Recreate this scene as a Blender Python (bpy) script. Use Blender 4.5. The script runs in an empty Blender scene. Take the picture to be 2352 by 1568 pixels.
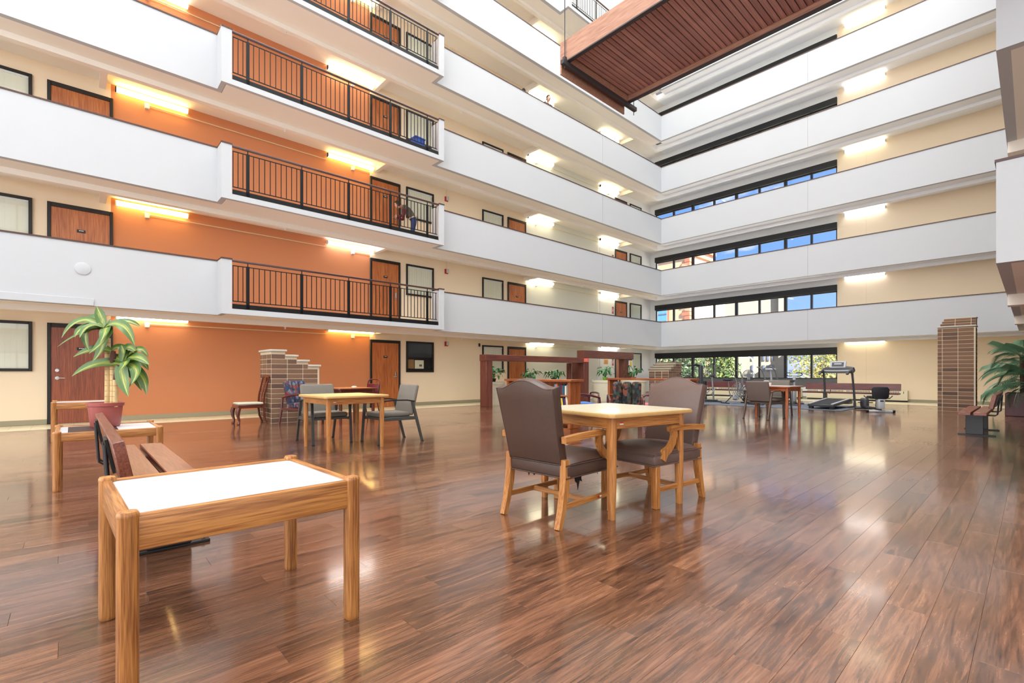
import bpy, bmesh, math, random
from math import sin, cos, pi, radians, sqrt, atan2, floor as ifloor
from mathutils import Vector, Matrix, Euler

EXPOSURE = 0.32
SKY_POWER = 6400.0
BACK_POWER = 320.0
SIDE_POWER = 75.0
LAMP = 12.0
SUN = 28.0
ORANGE_C = (206, 134, 90)
FLOOR_C = [(56, 33, 22), (90, 57, 38), (118, 77, 54), (150, 104, 76)]
random.seed(7)
S = bpy.context.scene
COL = S.collection

# ------------------------------------------------------------------ camera, world, lights, exposure
H = 2.52            # storey height
CAMZ = 1.05
cam_d = bpy.data.cameras.new('camera'); cam = bpy.data.objects.new('camera', cam_d); COL.objects.link(cam)
cam.location = (0, 0, CAMZ)
cam.rotation_euler = (radians(90), 0, radians(47.46 - 90))
cam_d.sensor_width = 36.0
cam_d.lens = 1099.0 / 2352.0 * 36.0
cam_d.shift_y = (858 - 784) / 2352.0
cam_d.clip_start = 0.05; cam_d.clip_end = 400
S.camera = cam

S.view_settings.view_transform = 'Standard'
S.view_settings.look = 'None'
S.view_settings.gamma = 1.0
S.view_settings.use_curve_mapping = False
S.view_settings.exposure = EXPOSURE
S.cycles.use_denoising = True
S.cycles.max_bounces = 10
S.cycles.diffuse_bounces = 6
S.cycles.glossy_bounces = 3
S.cycles.transparent_max_bounces = 10
S.cycles.sample_clamp_indirect = 6.0
S.cycles.caustics_reflective = True
S.cycles.blur_glossy = 0.5
S.cycles.caustics_refractive = False

W = bpy.data.worlds.new('world'); S.world = W; W.use_nodes = True
def build_world():
    nt = W.node_tree; N = nt.nodes; L = nt.links; N.clear()
    out = N.new('ShaderNodeOutputWorld'); bg = N.new('ShaderNodeBackground')
    tc = N.new('ShaderNodeTexCoord'); sp = N.new('ShaderNodeSeparateXYZ')
    L.new(tc.outputs['Generated'], sp.inputs[0])
    r = N.new('ShaderNodeValToRGB'); L.new(sp.outputs['Z'], r.inputs[0])
    e = r.color_ramp.elements
    e[0].position = 0.0; e[0].color = (0.50, 0.72, 0.98, 1)
    e[1].position = 0.45; e[1].color = (0.15, 0.34, 0.88, 1)
    x = e.new(0.12); x.color = (0.32, 0.54, 0.97, 1)
    x = e.new(0.22); x.color = (0.21, 0.42, 0.95, 1)
    mp = N.new('ShaderNodeMapping'); mp.inputs['Scale'].default_value = (1, 1, 2.6)
    L.new(tc.outputs['Generated'], mp.inputs[0])
    no = N.new('ShaderNodeTexNoise'); no.inputs['Scale'].default_value = 5.5; no.inputs['Detail'].default_value = 8; no.inputs['Roughness'].default_value = 0.6
    L.new(mp.outputs[0], no.inputs[0])
    cr = N.new('ShaderNodeValToRGB'); L.new(no.outputs['Fac'], cr.inputs[0])
    cr.color_ramp.elements[0].position = 0.56; cr.color_ramp.elements[1].position = 0.70
    mx = N.new('ShaderNodeMix'); mx.data_type = 'RGBA'
    L.new(cr.outputs['Color'], mx.inputs['Factor']); L.new(r.outputs[0], mx.inputs['A']); mx.inputs['B'].default_value = (0.95, 0.96, 1.0, 1)
    L.new(mx.outputs['Result'], bg.inputs[0]); bg.inputs[1].default_value = 1.0
    L.new(bg.outputs[0], out.inputs[0])
build_world()

sun_d = bpy.data.lights.new('sun', 'SUN'); sun_d.energy = SUN; sun_d.angle = 0.01; sun_d.color = (1.0, 0.9, 0.75)
sun = bpy.data.objects.new('sun', sun_d); COL.objects.link(sun)
sun.rotation_euler = Vector((0.22, 0.78, -0.58)).to_track_quat('-Z', 'Y').to_euler()

# daylight of the roof glazing over the atrium (the roof itself is above the frame)
ar_d = bpy.data.lights.new('skylight_glazing', 'AREA'); ar_d.shape = 'RECTANGLE'; ar_d.size = 26.0; ar_d.size_y = 16.0
ar_d.energy = SKY_POWER; ar_d.color = (0.86, 0.93, 1.0)
ar = bpy.data.objects.new('skylight_glazing', ar_d); COL.objects.link(ar); ar.location = (7.5, 4.0, 25.6)

# added fill lights along the unseen end wall, behind the camera
for k_ in range(7):
    bw_d = bpy.data.lights.new('back_fill_light', 'AREA'); bw_d.shape = 'RECTANGLE'; bw_d.size = 16.0; bw_d.size_y = 1.25
    bw_d.energy = BACK_POWER; bw_d.color = (0.92, 0.96, 1.0)
    bw = bpy.data.objects.new('back_fill_light', bw_d); COL.objects.link(bw)
    bw.location = (-6.9, 3.2, k_ * H + 1.45); bw.rotation_euler = (radians(90), 0, radians(-90))

for k_ in range(7):  # added fill lights along the unseen right wall, one per storey
    bw_d = bpy.data.lights.new('side_fill_light', 'AREA'); bw_d.shape = 'RECTANGLE'; bw_d.size = 13.0; bw_d.size_y = 1.25
    bw_d.energy = SIDE_POWER; bw_d.color = (0.92, 0.96, 1.0)
    bw = bpy.data.objects.new('side_fill_light', bw_d); COL.objects.link(bw)
    bw.location = (0.4, -7.4, k_ * H + 1.45); bw.rotation_euler = (radians(90), 0, 0)

# ------------------------------------------------------------------ mesh helpers
def lin(h):
    if isinstance(h, str):
        h = h.lstrip('#'); v = [int(h[i:i+2], 16) / 255 for i in (0, 2, 4)]
    else:
        v = [q / 255 for q in h]
    return tuple((q / 12.92 if q <= 0.04045 else ((q + 0.055) / 1.055) ** 2.4) for q in v) + (1.0,)

class MB:
    def __init__(self): self.bm = bmesh.new()
    def _bev(self, verts, b, seg):
        es = set()
        for v in verts: es.update(v.link_edges)
        bmesh.ops.bevel(self.bm, geom=list(es), offset=b, segments=seg, profile=0.5, affect='EDGES', clamp_overlap=True)
    def box(self, x0, x1, y0, y1, z0, z1, bev=0, seg=1, mtx=None):
        c = Vector(((x0 + x1) / 2, (y0 + y1) / 2, (z0 + z1) / 2))
        m = Matrix.Translation(c) @ Matrix.Diagonal((abs(x1 - x0), abs(y1 - y0), abs(z1 - z0), 1))
        if mtx is not None: m = mtx @ m
        r = bmesh.ops.create_cube(self.bm, size=1.0, matrix=m)
        if bev: self._bev(r['verts'], bev, seg)
        return self
    def obox(self, c, size, rot=(0, 0, 0), bev=0, seg=1):
        m = Matrix.Translation(Vector(c)) @ Euler(rot).to_matrix().to_4x4() @ Matrix.Diagonal((size[0], size[1], size[2], 1))
        r = bmesh.ops.create_cube(self.bm, size=1.0, matrix=m)
        if bev: self._bev(r['verts'], bev, seg)
        return self
    def loft(self, rings, caps=True, closed=False):
        bm = self.bm; V = [[bm.verts.new(p) for p in r] for r in rings]; n = len(V[0])
        m = len(V)
        for i in range(m if closed else m - 1):
            a, b = V[i], V[(i + 1) % m]
            for j in range(n):
                k = (j + 1) % n
                bm.faces.new((a[j], a[k], b[k], b[j]))
        if caps and not closed:
            bm.faces.new(list(reversed(V[0]))); bm.faces.new(V[-1])
        return self
    def tube(self, pts, r, n=8, caps=True):
        pts = [Vector(p) for p in pts]; rr = r if isinstance(r, (list, tuple)) else [r] * len(pts)
        up = None; rings = []
        for i, p in enumerate(pts):
            t = (pts[min(i + 1, len(pts) - 1)] - pts[max(i - 1, 0)]).normalized()
            if up is None:
                up = Vector((0, 0, 1)) if abs(t.z) < 0.9 else Vector((1, 0, 0))
            s = t.cross(up).normalized(); up = s.cross(t).normalized()
            rings.append([p + (s * cos(2 * pi * k / n) + up * sin(2 * pi * k / n)) * rr[i] for k in range(n)])
        return self.loft(rings, caps)
    def bar(self, pts, w, h, upv=(0, 0, 1)):
        """rectangular bar swept along pts; w across, h along upv"""
        pts = [Vector(p) for p in pts]; rings = []
        for i, p in enumerate(pts):
            t = (pts[min(i + 1, len(pts) - 1)] - pts[max(i - 1, 0)]).normalized()
            s = t.cross(Vector(upv)).normalized(); u = s.cross(t).normalized()
            ww = w[i] if isinstance(w, (list, tuple)) else w; hh = h[i] if isinstance(h, (list, tuple)) else h
            rings.append([p + s * ww / 2 + u * hh / 2, p - s * ww / 2 + u * hh / 2, p - s * ww / 2 - u * hh / 2, p + s * ww / 2 - u * hh / 2])
        return self.loft(rings)
    def cyl(self, p0, p1, r0, r1=None, n=12): return self.tube([p0, p1], [r0, r0 if r1 is None else r1], n)
    def lathe(self, prof, n=16, c=(0, 0, 0)):
        rings = [[Vector((c[0] + r * cos(2 * pi * k / n), c[1] + r * sin(2 * pi * k / n), c[2] + z)) for k in range(n)] for r, z in prof]
        return self.loft(rings)
    def prism(self, pts, ax, a0, a1, bev=0, seg=1):
        """pts: 2D outline in the two other axes (order x,y,z without ax)"""
        def p3(p, a): return {'x': (a, p[0], p[1]), 'y': (p[0], a, p[1]), 'z': (p[0], p[1], a)}[ax]
        bm = self.bm; A = [bm.verts.new(p3(p, a0)) for p in pts]; B = [bm.verts.new(p3(p, a1)) for p in pts]; n = len(pts)
        f = [bm.faces.new(A), bm.faces.new(list(reversed(B)))]
        for i in range(n): f.append(bm.faces.new((A[i], B[i], B[(i + 1) % n], A[(i + 1) % n])))
        if bev: self._bev_sharp(A + B, bev, seg)
        return self
    def _bev_sharp(self, verts, b, seg):
        bmesh.ops.recalc_face_normals(self.bm, faces=list({f for v in verts for f in v.link_faces}))
        es = {e for v in verts for e in v.link_edges if len(e.link_faces) == 2 and e.calc_face_angle(0) > 0.6}
        bmesh.ops.bevel(self.bm, geom=list(es), offset=b, segments=seg, profile=0.5, affect='EDGES', clamp_overlap=True)
    def sphere(self, c, r, sx=1, sy=1, sz=1, u=12, v=8):
        m = Matrix.Translation(Vector(c)) @ Matrix.Diagonal((sx, sy, sz, 1))
        bmesh.ops.create_uvsphere(self.bm, u_segments=u, v_segments=v, radius=r, matrix=m); return self
    def face(self, pts): self.bm.faces.new([self.bm.verts.new(p) for p in pts]); return self
    def xf(self, m): bmesh.ops.transform(self.bm, matrix=m, verts=self.bm.verts[:]); return self
    def mesh(self, name, mat, smooth=True):
        bm = self.bm
        bmesh.ops.recalc_face_normals(bm, faces=bm.faces[:])
        me = bpy.data.meshes.new(name); bm.to_mesh(me); bm.free()
        if mat is not None: me.materials.append(mat)
        if smooth and len(me.polygons):
            me.polygons.foreach_set('use_smooth', [True] * len(me.polygons)); me.set_sharp_from_angle(angle=radians(38))
        return me
    def build(self, name, mat, parent=None, smooth=True, loc=None, rz=None):
        o = bpy.data.objects.new(name, self.mesh(name, mat, smooth)); COL.objects.link(o)
        if parent is not None: o.parent = parent
        if loc is not None: o.location = loc
        if rz is not None: o.rotation_euler = (0, 0, rz)
        return o

def inst(name, me, parent=None, loc=(0, 0, 0), rot=(0, 0, 0), sc=None):
    o = bpy.data.objects.new(name, me); COL.objects.link(o); o.location = loc; o.rotation_euler = rot
    if sc: o.scale = sc
    if parent is not None: o.parent = parent
    return o
def tag(o, label, cat, group=None):
    o['label'] = label; o['category'] = cat
    if group: o['group'] = group
    return o
def thing(name, label, cat, loc=(0, 0, 0), rz=0, group=None):
    o = bpy.data.objects.new(name, None); COL.objects.link(o); o.location = loc; o.rotation_euler = (0, 0, rz)
    o.empty_display_size = 0.1
    return tag(o, label, cat, group)
def struct(o):
    o['kind'] = 'structure'; return o
def dup(root, loc, rz, label, group=None):
    r = root.copy(); COL.objects.link(r); r.location = loc; r.rotation_euler = (0, 0, rz); r['label'] = label
    if group: r['group'] = group
    for ch in list(root.children):
        c = ch.copy(); COL.objects.link(c); c.parent = r
        for g in list(ch.children):
            d = g.copy(); COL.objects.link(d); d.parent = c
    return r

# ------------------------------------------------------------------ materials
def newmat(name):
    m = bpy.data.materials.new(name); m.use_nodes = True
    return m, m.node_tree.nodes, m.node_tree.links, m.node_tree.nodes['Principled BSDF']
def M(name, c, rough=0.5, metal=0.0, spec=0.5, var=0.0, vscale=8.0, bump=0.0, bscale=80.0, coat=0.0):
    m, N, L, b = newmat(name); c = lin(c)
    b.inputs['Base Color'].default_value = c; b.inputs['Roughness'].default_value = rough; b.inputs['Metallic'].default_value = metal
    b.inputs['Specular IOR Level'].default_value = spec; b.inputs['Coat Weight'].default_value = coat
    if var or bump:
        tc = N.new('ShaderNodeTexCoord')
    if var:
        n = N.new('ShaderNodeTexNoise'); n.inputs['Scale'].default_value = vscale; n.inputs['Detail'].default_value = 5
        L.new(tc.outputs['Object'], n.inputs[0])
        mx = N.new('ShaderNodeMix'); mx.data_type = 'RGBA'; L.new(n.outputs['Fac'], mx.inputs['Factor'])
        mx.inputs['A'].default_value = tuple(max(0, q * (1 - var)) for q in c[:3]) + (1,); mx.inputs['B'].default_value = tuple(min(1, q * (1 + var)) for q in c[:3]) + (1,)
        L.new(mx.outputs['Result'], b.inputs['Base Color'])
    if bump:
        n2 = N.new('ShaderNodeTexNoise'); n2.inputs['Scale'].default_value = bscale; n2.inputs['Detail'].default_value = 3
        L.new(tc.outputs['Object'], n2.inputs[0])
        bp = N.new('ShaderNodeBump'); bp.inputs['Strength'].default_value = bump; bp.inputs['Distance'].default_value = 0.004
        L.new(n2.outputs['Fac'], bp.inputs['Height']); L.new(bp.outputs[0], b.inputs['Normal'])
    return m
def wood(name, c1, c2, axis='x', rough=0.35, scale=1.0, coat=0.15, bump=0.15):
    m, N, L, b = newmat(name)
    tc = N.new('ShaderNodeTexCoord'); mp = N.new('ShaderNodeMapping')
    s = {'x': (1.6, 22, 22), 'y': (22, 1.6, 22), 'z': (22, 22, 1.6)}[axis]
    mp.inputs['Scale'].default_value = tuple(q * scale for q in s); L.new(tc.outputs['Object'], mp.inputs[0])
    n = N.new('ShaderNodeTexNoise'); n.inputs['Scale'].default_value = 1.0; n.inputs['Detail'].default_value = 4; n.inputs['Distortion'].default_value = 1.2
    L.new(mp.outputs[0], n.inputs[0])
    mp2 = N.new('ShaderNodeMapping'); s2 = {'x': (6, 160, 160), 'y': (160, 6, 160), 'z': (160, 160, 6)}[axis]
    mp2.inputs['Scale'].default_value = tuple(q * scale for q in s2); L.new(tc.outputs['Object'], mp2.inputs[0])
    n2 = N.new('ShaderNodeTexNoise'); n2.inputs['Scale'].default_value = 1.0; n2.inputs['Detail'].default_value = 2; L.new(mp2.outputs[0], n2.inputs[0])
    ad = N.new('ShaderNodeMath'); ad.operation = 'MULTIPLY_ADD'; L.new(n2.outputs['Fac'], ad.inputs[0]); ad.inputs[1].default_value = 0.8; 
    sb = N.new('ShaderNodeMath'); sb.operation = 'MULTIPLY'; L.new(n.outputs['Fac'], sb.inputs[0]); sb.inputs[1].default_value = 0.5
    L.new(sb.outputs[0], ad.inputs[2])
    r = N.new('ShaderNodeValToRGB'); L.new(ad.outputs[0], r.inputs[0])
    r.color_ramp.elements[0].position = 0.48; r.color_ramp.elements[0].color = lin(c2)
    r.color_ramp.elements[1].position = 0.80; r.color_ramp.elements[1].color = lin(c1)
    L.new(r.outputs[0], b.inputs['Base Color']); b.inputs['Roughness'].default_value = rough; b.inputs['Coat Weight'].default_value = coat; b.inputs['Coat Roughness'].default_value = 0.2
    bp = N.new('ShaderNodeBump'); bp.inputs['Strength'].default_value = bump; bp.inputs['Distance'].default_value = 0.002
    L.new(ad.outputs[0], bp.inputs['Height']); L.new(bp.outputs[0], b.inputs['Normal'])
    return m
def emis(name, c, s):
    m, N, L, b = newmat(name); b.inputs['Base Color'].default_value = (0.9, 0.9, 0.9, 1)
    b.inputs['Emission Color'].default_value = tuple(c) + (1,); b.inputs['Emission Strength'].default_value = s
    return m
def glass_mat():
    m = bpy.data.materials.new('window_glass'); m.use_nodes = True; N = m.node_tree.nodes; L = m.node_tree.links; N.clear()
    o = N.new('ShaderNodeOutputMaterial'); t = N.new('ShaderNodeBsdfTransparent'); t.inputs[0].default_value = (0.97, 0.98, 0.98, 1)
    g = N.new('ShaderNodeBsdfGlossy'); g.inputs['Roughness'].default_value = 0.02
    lw = N.new('ShaderNodeLayerWeight'); lw.inputs[0].default_value = 0.5
    pw = N.new('ShaderNodeMath'); pw.operation = 'POWER'; pw.inputs[1].default_value = 4.0; L.new(lw.outputs['Facing'], pw.inputs[0])
    f = N.new('ShaderNodeMath'); f.operation = 'MULTIPLY_ADD'; f.inputs[1].default_value = 0.5; f.inputs[2].default_value = 0.02; L.new(pw.outputs[0], f.inputs[0])
    mx = N.new('ShaderNodeMixShader'); L.new(f.outputs[0], mx.inputs[0]); L.new(t.outputs[0], mx.inputs[1]); L.new(g.outputs[0], mx.inputs[2]); L.new(mx.outputs[0], o.inputs[0])
    return m
GLASS = glass_mat()
PLW, PLL = 0.152, 1.22
def floor_mat():
    m, N, L, b = newmat('floor_plank_vinyl')
    def math(op, a, bb=None, c=None):
        n = N.new('ShaderNodeMath'); n.operation = op
        for i, v in enumerate((a, bb, c)):
            if v is None: continue
            if isinstance(v, (int, float)): n.inputs[i].default_value = v
            else: L.new(v, n.inputs[i])
        return n.outputs[0]
    geo = N.new('ShaderNodeNewGeometry'); sp = N.new('ShaderNodeSeparateXYZ'); L.new(geo.outputs['Position'], sp.inputs[0])
    row = math('FLOOR', math('DIVIDE', sp.outputs['Y'], PLW))
    off = math('MULTIPLY', math('FRACT', math('MULTIPLY', row, 0.3771)), PLL)
    col = math('FLOOR', math('DIVIDE', math('ADD', sp.outputs['X'], off), PLL))
    cb = N.new('ShaderNodeCombineXYZ'); L.new(row, cb.inputs[0]); L.new(col, cb.inputs[1])
    wn = N.new('ShaderNodeTexWhiteNoise'); wn.noise_dimensions = '2D'; L.new(cb.outputs[0], wn.inputs[0])
    gx = math('ADD', math('MULTIPLY', sp.outputs['X'], 1.3), math('MULTIPLY', wn.outputs['Value'], 57.0))
    gy = math('ADD', math('MULTIPLY', sp.outputs['Y'], 13.0), math('MULTIPLY', wn.outputs['Value'], 31.0))
    c2 = N.new('ShaderNodeCombineXYZ'); L.new(gx, c2.inputs[0]); L.new(gy, c2.inputs[1])
    n1 = N.new('ShaderNodeTexNoise'); n1.inputs['Scale'].default_value = 1.5; n1.inputs['Detail'].default_value = 6; n1.inputs['Roughness'].default_value = 0.65; n1.inputs['Distortion'].default_value = 1.6
    L.new(c2.outputs[0], n1.inputs[0])
    c3 = N.new('ShaderNodeCombineXYZ'); L.new(math('MULTIPLY', gx, 4.0), c3.inputs[0]); L.new(math('MULTIPLY', gy, 11.0), c3.inputs[1])
    n2 = N.new('ShaderNodeTexNoise'); n2.inputs['Scale'].default_value = 1.0; n2.inputs['Detail'].default_value = 3; L.new(c3.outputs[0], n2.inputs[0])
    v = math('ADD', math('MULTIPLY', n1.outputs['Fac'], 0.62), math('ADD', math('MULTIPLY', n2.outputs['Fac'], 0.30), math('MULTIPLY', wn.outputs['Value'], 0.13)))
    r = N.new('ShaderNodeValToRGB'); L.new(v, r.inputs[0]); e = r.color_ramp.elements
    e[0].position = 0.38; e[0].color = lin(FLOOR_C[0]); e[1].position = 0.72; e[1].color = lin(FLOOR_C[3])
    x = e.new(0.47); x.color = lin(FLOOR_C[1]); x = e.new(0.57); x.color = lin(FLOOR_C[2])
    # fine pale scratches in two directions, denser in worn patches
    def scratch(rot, thr):
        mp = N.new('ShaderNodeMapping'); mp.inputs['Rotation'].default_value = (0, 0, rot); mp.inputs['Scale'].default_value = (1.1, 75, 1); L.new(geo.outputs['Position'], mp.inputs[0])
        n = N.new('ShaderNodeTexNoise'); n.inputs['Scale'].default_value = 1.0; n.inputs['Detail'].default_value = 1.5; n.inputs['Distortion'].default_value = 0.3; L.new(mp.outputs[0], n.inputs[0])
        return math('GREATER_THAN', n.outputs['Fac'], thr)
    np_ = N.new('ShaderNodeTexNoise'); np_.inputs['Scale'].default_value = 0.8; L.new(geo.outputs['Position'], np_.inputs[0])
    ms = N.new('ShaderNodeMapRange'); ms.inputs[1].default_value = 0.45; ms.inputs[2].default_value = 0.65; ms.inputs[4].default_value = 0.16; L.new(np_.outputs['Fac'], ms.inputs[0])
    sc = math('MULTIPLY', math('MAXIMUM', scratch(0.6, 0.74), scratch(-0.95, 0.76)), ms.outputs[0])
    mxs = N.new('ShaderNodeMix'); mxs.data_type = 'RGBA'; L.new(sc, mxs.inputs['Factor']); L.new(r.outputs[0], mxs.inputs['A']); mxs.inputs['B'].default_value = (0.62, 0.52, 0.45, 1)
    L.new(mxs.outputs['Result'], b.inputs['Base Color'])
    # wear: large soft patches and streaky scratches in the gloss
    n3 = N.new('ShaderNodeTexNoise'); n3.inputs['Scale'].default_value = 0.55; n3.inputs['Detail'].default_value = 4; L.new(geo.outputs['Position'], n3.inputs[0])
    n4 = N.new('ShaderNodeTexNoise'); n4.inputs['Scale'].default_value = 1.0; n4.inputs['Detail'].default_value = 4
    c4 = N.new('ShaderNodeCombineXYZ'); L.new(math('MULTIPLY', sp.outputs['X'], 5.0), c4.inputs[0]); L.new(math('MULTIPLY', sp.outputs['Y'], 60.0), c4.inputs[1]); L.new(c4.outputs[0], n4.inputs[0])
    rg = math('ADD', math('MULTIPLY', n3.outputs['Fac'], 0.22), math('ADD', math('MULTIPLY', n4.outputs['Fac'], 0.10), 0.08))
    L.new(rg, b.inputs['Roughness'])
    b.inputs['Specular IOR Level'].default_value = 0.6; b.inputs['Coat Weight'].default_value = 0.75; b.inputs['Coat Roughness'].default_value = 0.10; b.inputs['Coat IOR'].default_value = 1.5
    h = math('ADD', n4.outputs['Fac'], math('MULTIPLY', n1.outputs['Fac'], 0.6))
    bp = N.new('ShaderNodeBump'); bp.inputs['Strength'].default_value = 0.06; bp.inputs['Distance'].default_value = 0.002
    L.new(h, bp.inputs['Height']); L.new(bp.outputs[0], b.inputs['Normal']); L.new(bp.outputs[0], b.inputs['Coat Normal'])
    return m
def brick_mat(name, a, b_, c_):
    m, N, L, b = newmat(name)
    oi = N.new('ShaderNodeObjectInfo'); r = N.new('ShaderNodeValToRGB'); L.new(oi.outputs['Random'], r.inputs[0]); e = r.color_ramp.elements
    e[0].color = lin(a); e[1].color = lin(b_); x = e.new(0.5); x.color = lin(c_)
    tc = N.new('ShaderNodeTexCoord'); n = N.new('ShaderNodeTexNoise'); n.inputs['Scale'].default_value = 60; n.inputs['Detail'].default_value = 4; L.new(tc.outputs['Object'], n.inputs[0])
    mx = N.new('ShaderNodeMix'); mx.data_type = 'RGBA'; mx.blend_type = 'MULTIPLY'; mx.inputs['Factor'].default_value = 0.55
    L.new(r.outputs[0], mx.inputs['A']); 
    rr = N.new('ShaderNodeValToRGB'); rr.color_ramp.elements[0].color = (0.45, 0.45, 0.45, 1); rr.color_ramp.elements[1].color = (1.3, 1.3, 1.3, 1); L.new(n.outputs['Fac'], rr.inputs[0]); L.new(rr.outputs[0], mx.inputs['B'])
    L.new(mx.outputs['Result'], b.inputs['Base Color']); b.inputs['Roughness'].default_value = 0.75
    bp = N.new('ShaderNodeBump'); bp.inputs['Strength'].default_value = 0.3; bp.inputs['Distance'].default_value = 0.003; L.new(n.outputs['Fac'], bp.inputs['Height']); L.new(bp.outputs[0], b.inputs['Normal'])
    return m
def slat_mat(name, a, b_, axis, rough=0.55):
    """board colour varied per object, with grain"""
    m, N, L, b = newmat(name)
    oi = N.new('ShaderNodeObjectInfo'); r = N.new('ShaderNodeValToRGB'); L.new(oi.outputs['Random'], r.inputs[0]); r.color_ramp.elements[0].color = lin(a); r.color_ramp.elements[1].color = lin(b_)
    tc = N.new('ShaderNodeTexCoord'); mp = N.new('ShaderNodeMapping'); mp.inputs['Scale'].default_value = {'x': (1.5, 30, 30), 'y': (30, 1.5, 30)}[axis]; L.new(tc.outputs['Object'], mp.inputs[0])
    n = N.new('ShaderNodeTexNoise'); n.inputs['Scale'].default_value = 1.3; n.inputs['Detail'].default_value = 5; L.new(mp.outputs[0], n.inputs[0])
    mx = N.new('ShaderNodeMix'); mx.data_type = 'RGBA'; mx.blend_type = 'MULTIPLY'; mx.inputs['Factor'].default_value = 0.7
    rr = N.new('ShaderNodeValToRGB'); rr.color_ramp.elements[0].position = 0.3; rr.color_ramp.elements[0].color = (0.45, 0.42, 0.42, 1); rr.color_ramp.elements[1].position = 0.7; rr.color_ramp.elements[1].color = (1.15, 1.15, 1.15, 1); L.new(n.outputs['Fac'], rr.inputs[0])
    L.new(r.outputs[0], mx.inputs['A']); L.new(rr.outputs[0], mx.inputs['B']); L.new(mx.outputs['Result'], b.inputs['Base Color']); b.inputs['Roughness'].default_value = rough
    return m

WHITE = M('white_parapet_paint', (187, 188, 190), 0.75, var=0.015, vscale=0.8, bump=0.05, bscale=120)
CEILW = M('white_soffit_paint', (245, 245, 245), 0.8)
CEIL = M('gallery_soffit_paint', (242, 234, 222), 0.8, bump=0.1, bscale=90)
BEIGE = M('beige_wall_paint', (246, 226, 196), 0.75, bump=0.05, bscale=120)
ORANGE = M('orange_wall_paint', ORANGE_C, 0.7, bump=0.05, bscale=120)
GREYW = M('pale_grey_wall_paint', (224, 224, 214), 0.75)
WHITEW = M('white_wall_paint', (236, 236, 234), 0.7)
CAPB = M('brown_wood_cap', (74, 46, 38), 0.45)
BASEB = M('olive_grey_baseboard', (160, 152, 126), 0.5)
CREAMT = M('cream_floor_tile', (228, 216, 182), 0.3, var=0.06, vscale=3)
BLACKM = M('black_metal', (22, 20, 22), 0.4, spec=0.5)
DARKF = M('dark_frame', (28, 22, 20), 0.5)
WHITEP = M('white_plastic', (235, 235, 230), 0.4)
CHROME = M('satin_chrome', (200, 200, 200), 0.25, metal=1.0)
STEEL = M('grey_steel', (120, 122, 124), 0.4, metal=0.7)
RED = M('red_plastic', (170, 30, 26), 0.4)
FLOORM = floor_mat()

# ------------------------------------------------------------------ the room shell
XB, XE, YW, XW = -7.0, 21.2, 13.85, 22.75     # back end, end parapet plane, left apartment wall, end window wall
YP, YR = 12.3, 11.9                            # left parapet plane, left railing plane
TOPZ = 26.2
YS = -7.5                                      # right wall
NL = 6                                         # galleries on levels 2..7

SILLG = M('grey_window_sill', (92, 92, 94), 0.5)
HEADB = M('black_window_header', (12, 12, 14), 0.5)
DARKJ = M('dark_joint', (92, 62, 46), 0.6)
fl = struct(MB().box(XB, XW, YS, YW, -0.2, -0.004).build('floor', DARKJ))
def plank_ranges():
    rows = {}
    y0, y1, x0, x1 = YS, 12.62, XB, 20.85
    for r in range(ifloor(y0 / PLW) + 1, int(ifloor(y1 / PLW))):
        off = ((r * 0.3771) % 1.0) * PLL
        c = ifloor((x0 + off) / PLL)
        while c * PLL - off < x1:
            a, b = max(x0, c * PLL - off), min(x1, (c + 1) * PLL - off)
            yield r, c, a, b
            c += 1
full = MB().box(-PLL / 2 + 0.0003, PLL / 2 - 0.0003, -PLW / 2 + 0.0003, PLW / 2 - 0.0003, -0.006, 0.0, bev=0.0005).mesh('plank', FLOORM, smooth=False)
near, rest = [], []
for r, c, a, b in plank_ranges():
    cx, cy = (a + b) / 2, (r + 0.5) * PLW
    d = cx * cos(radians(47.46)) + cy * sin(radians(47.46)); u = cx * sin(radians(47.46)) - cy * cos(radians(47.46))
    vis = d > 0.9 and abs(u / d) < 1.2 and (b - a) > PLL - 1e-4
    (near if vis else rest).append((d, r, c, a, b))
near.sort(); rest += near[298:]; near = near[:298]
for d, r, c, a, b in near: inst('plank', full, fl, ((a + b) / 2, (r + 0.5) * PLW, 0))
mb = MB()
for d, r, c, a, b in rest:
    if b - a < 0.01: continue
    ya, yb = r * PLW + 0.0003, (r + 1) * PLW - 0.0003
    mb.face([(a + 0.0008, ya, 0), (b - 0.0008, ya, 0), (b - 0.0008, yb, 0), (a + 0.0008, yb, 0)])
o = mb.build('plank_field', FLOORM, fl, smooth=False); o['kind'] = 'stuff'
# cream tile walk along the two walls, square tiles
tl = MB(); ts = 0.305
yy0 = ifloor(12.62 / PLW) * PLW
def tile(x0, x1, y0, y1): tl.face([(x0 + 0.001, y0 + 0.001, 0), (x1 - 0.001, y0 + 0.001, 0), (x1 - 0.001, y1 - 0.001, 0), (x0 + 0.001, y1 - 0.001, 0)])
y = yy0
while y < YW - 0.02:
    x = XB
    while x < XW - 0.02: tile(x, min(x + ts, XW), y, min(y + ts, YW)); x += ts
    y += ts
y = YS
while y < yy0 - 0.02:
    x = 20.85
    while x < XW - 0.02: tile(x, min(x + ts, XW), y, min(y + ts, yy0)); x += ts
    y += ts
o = tl.build('floor_tiles', CREAMT, fl, smooth=False); o['kind'] = 'stuff'

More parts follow.
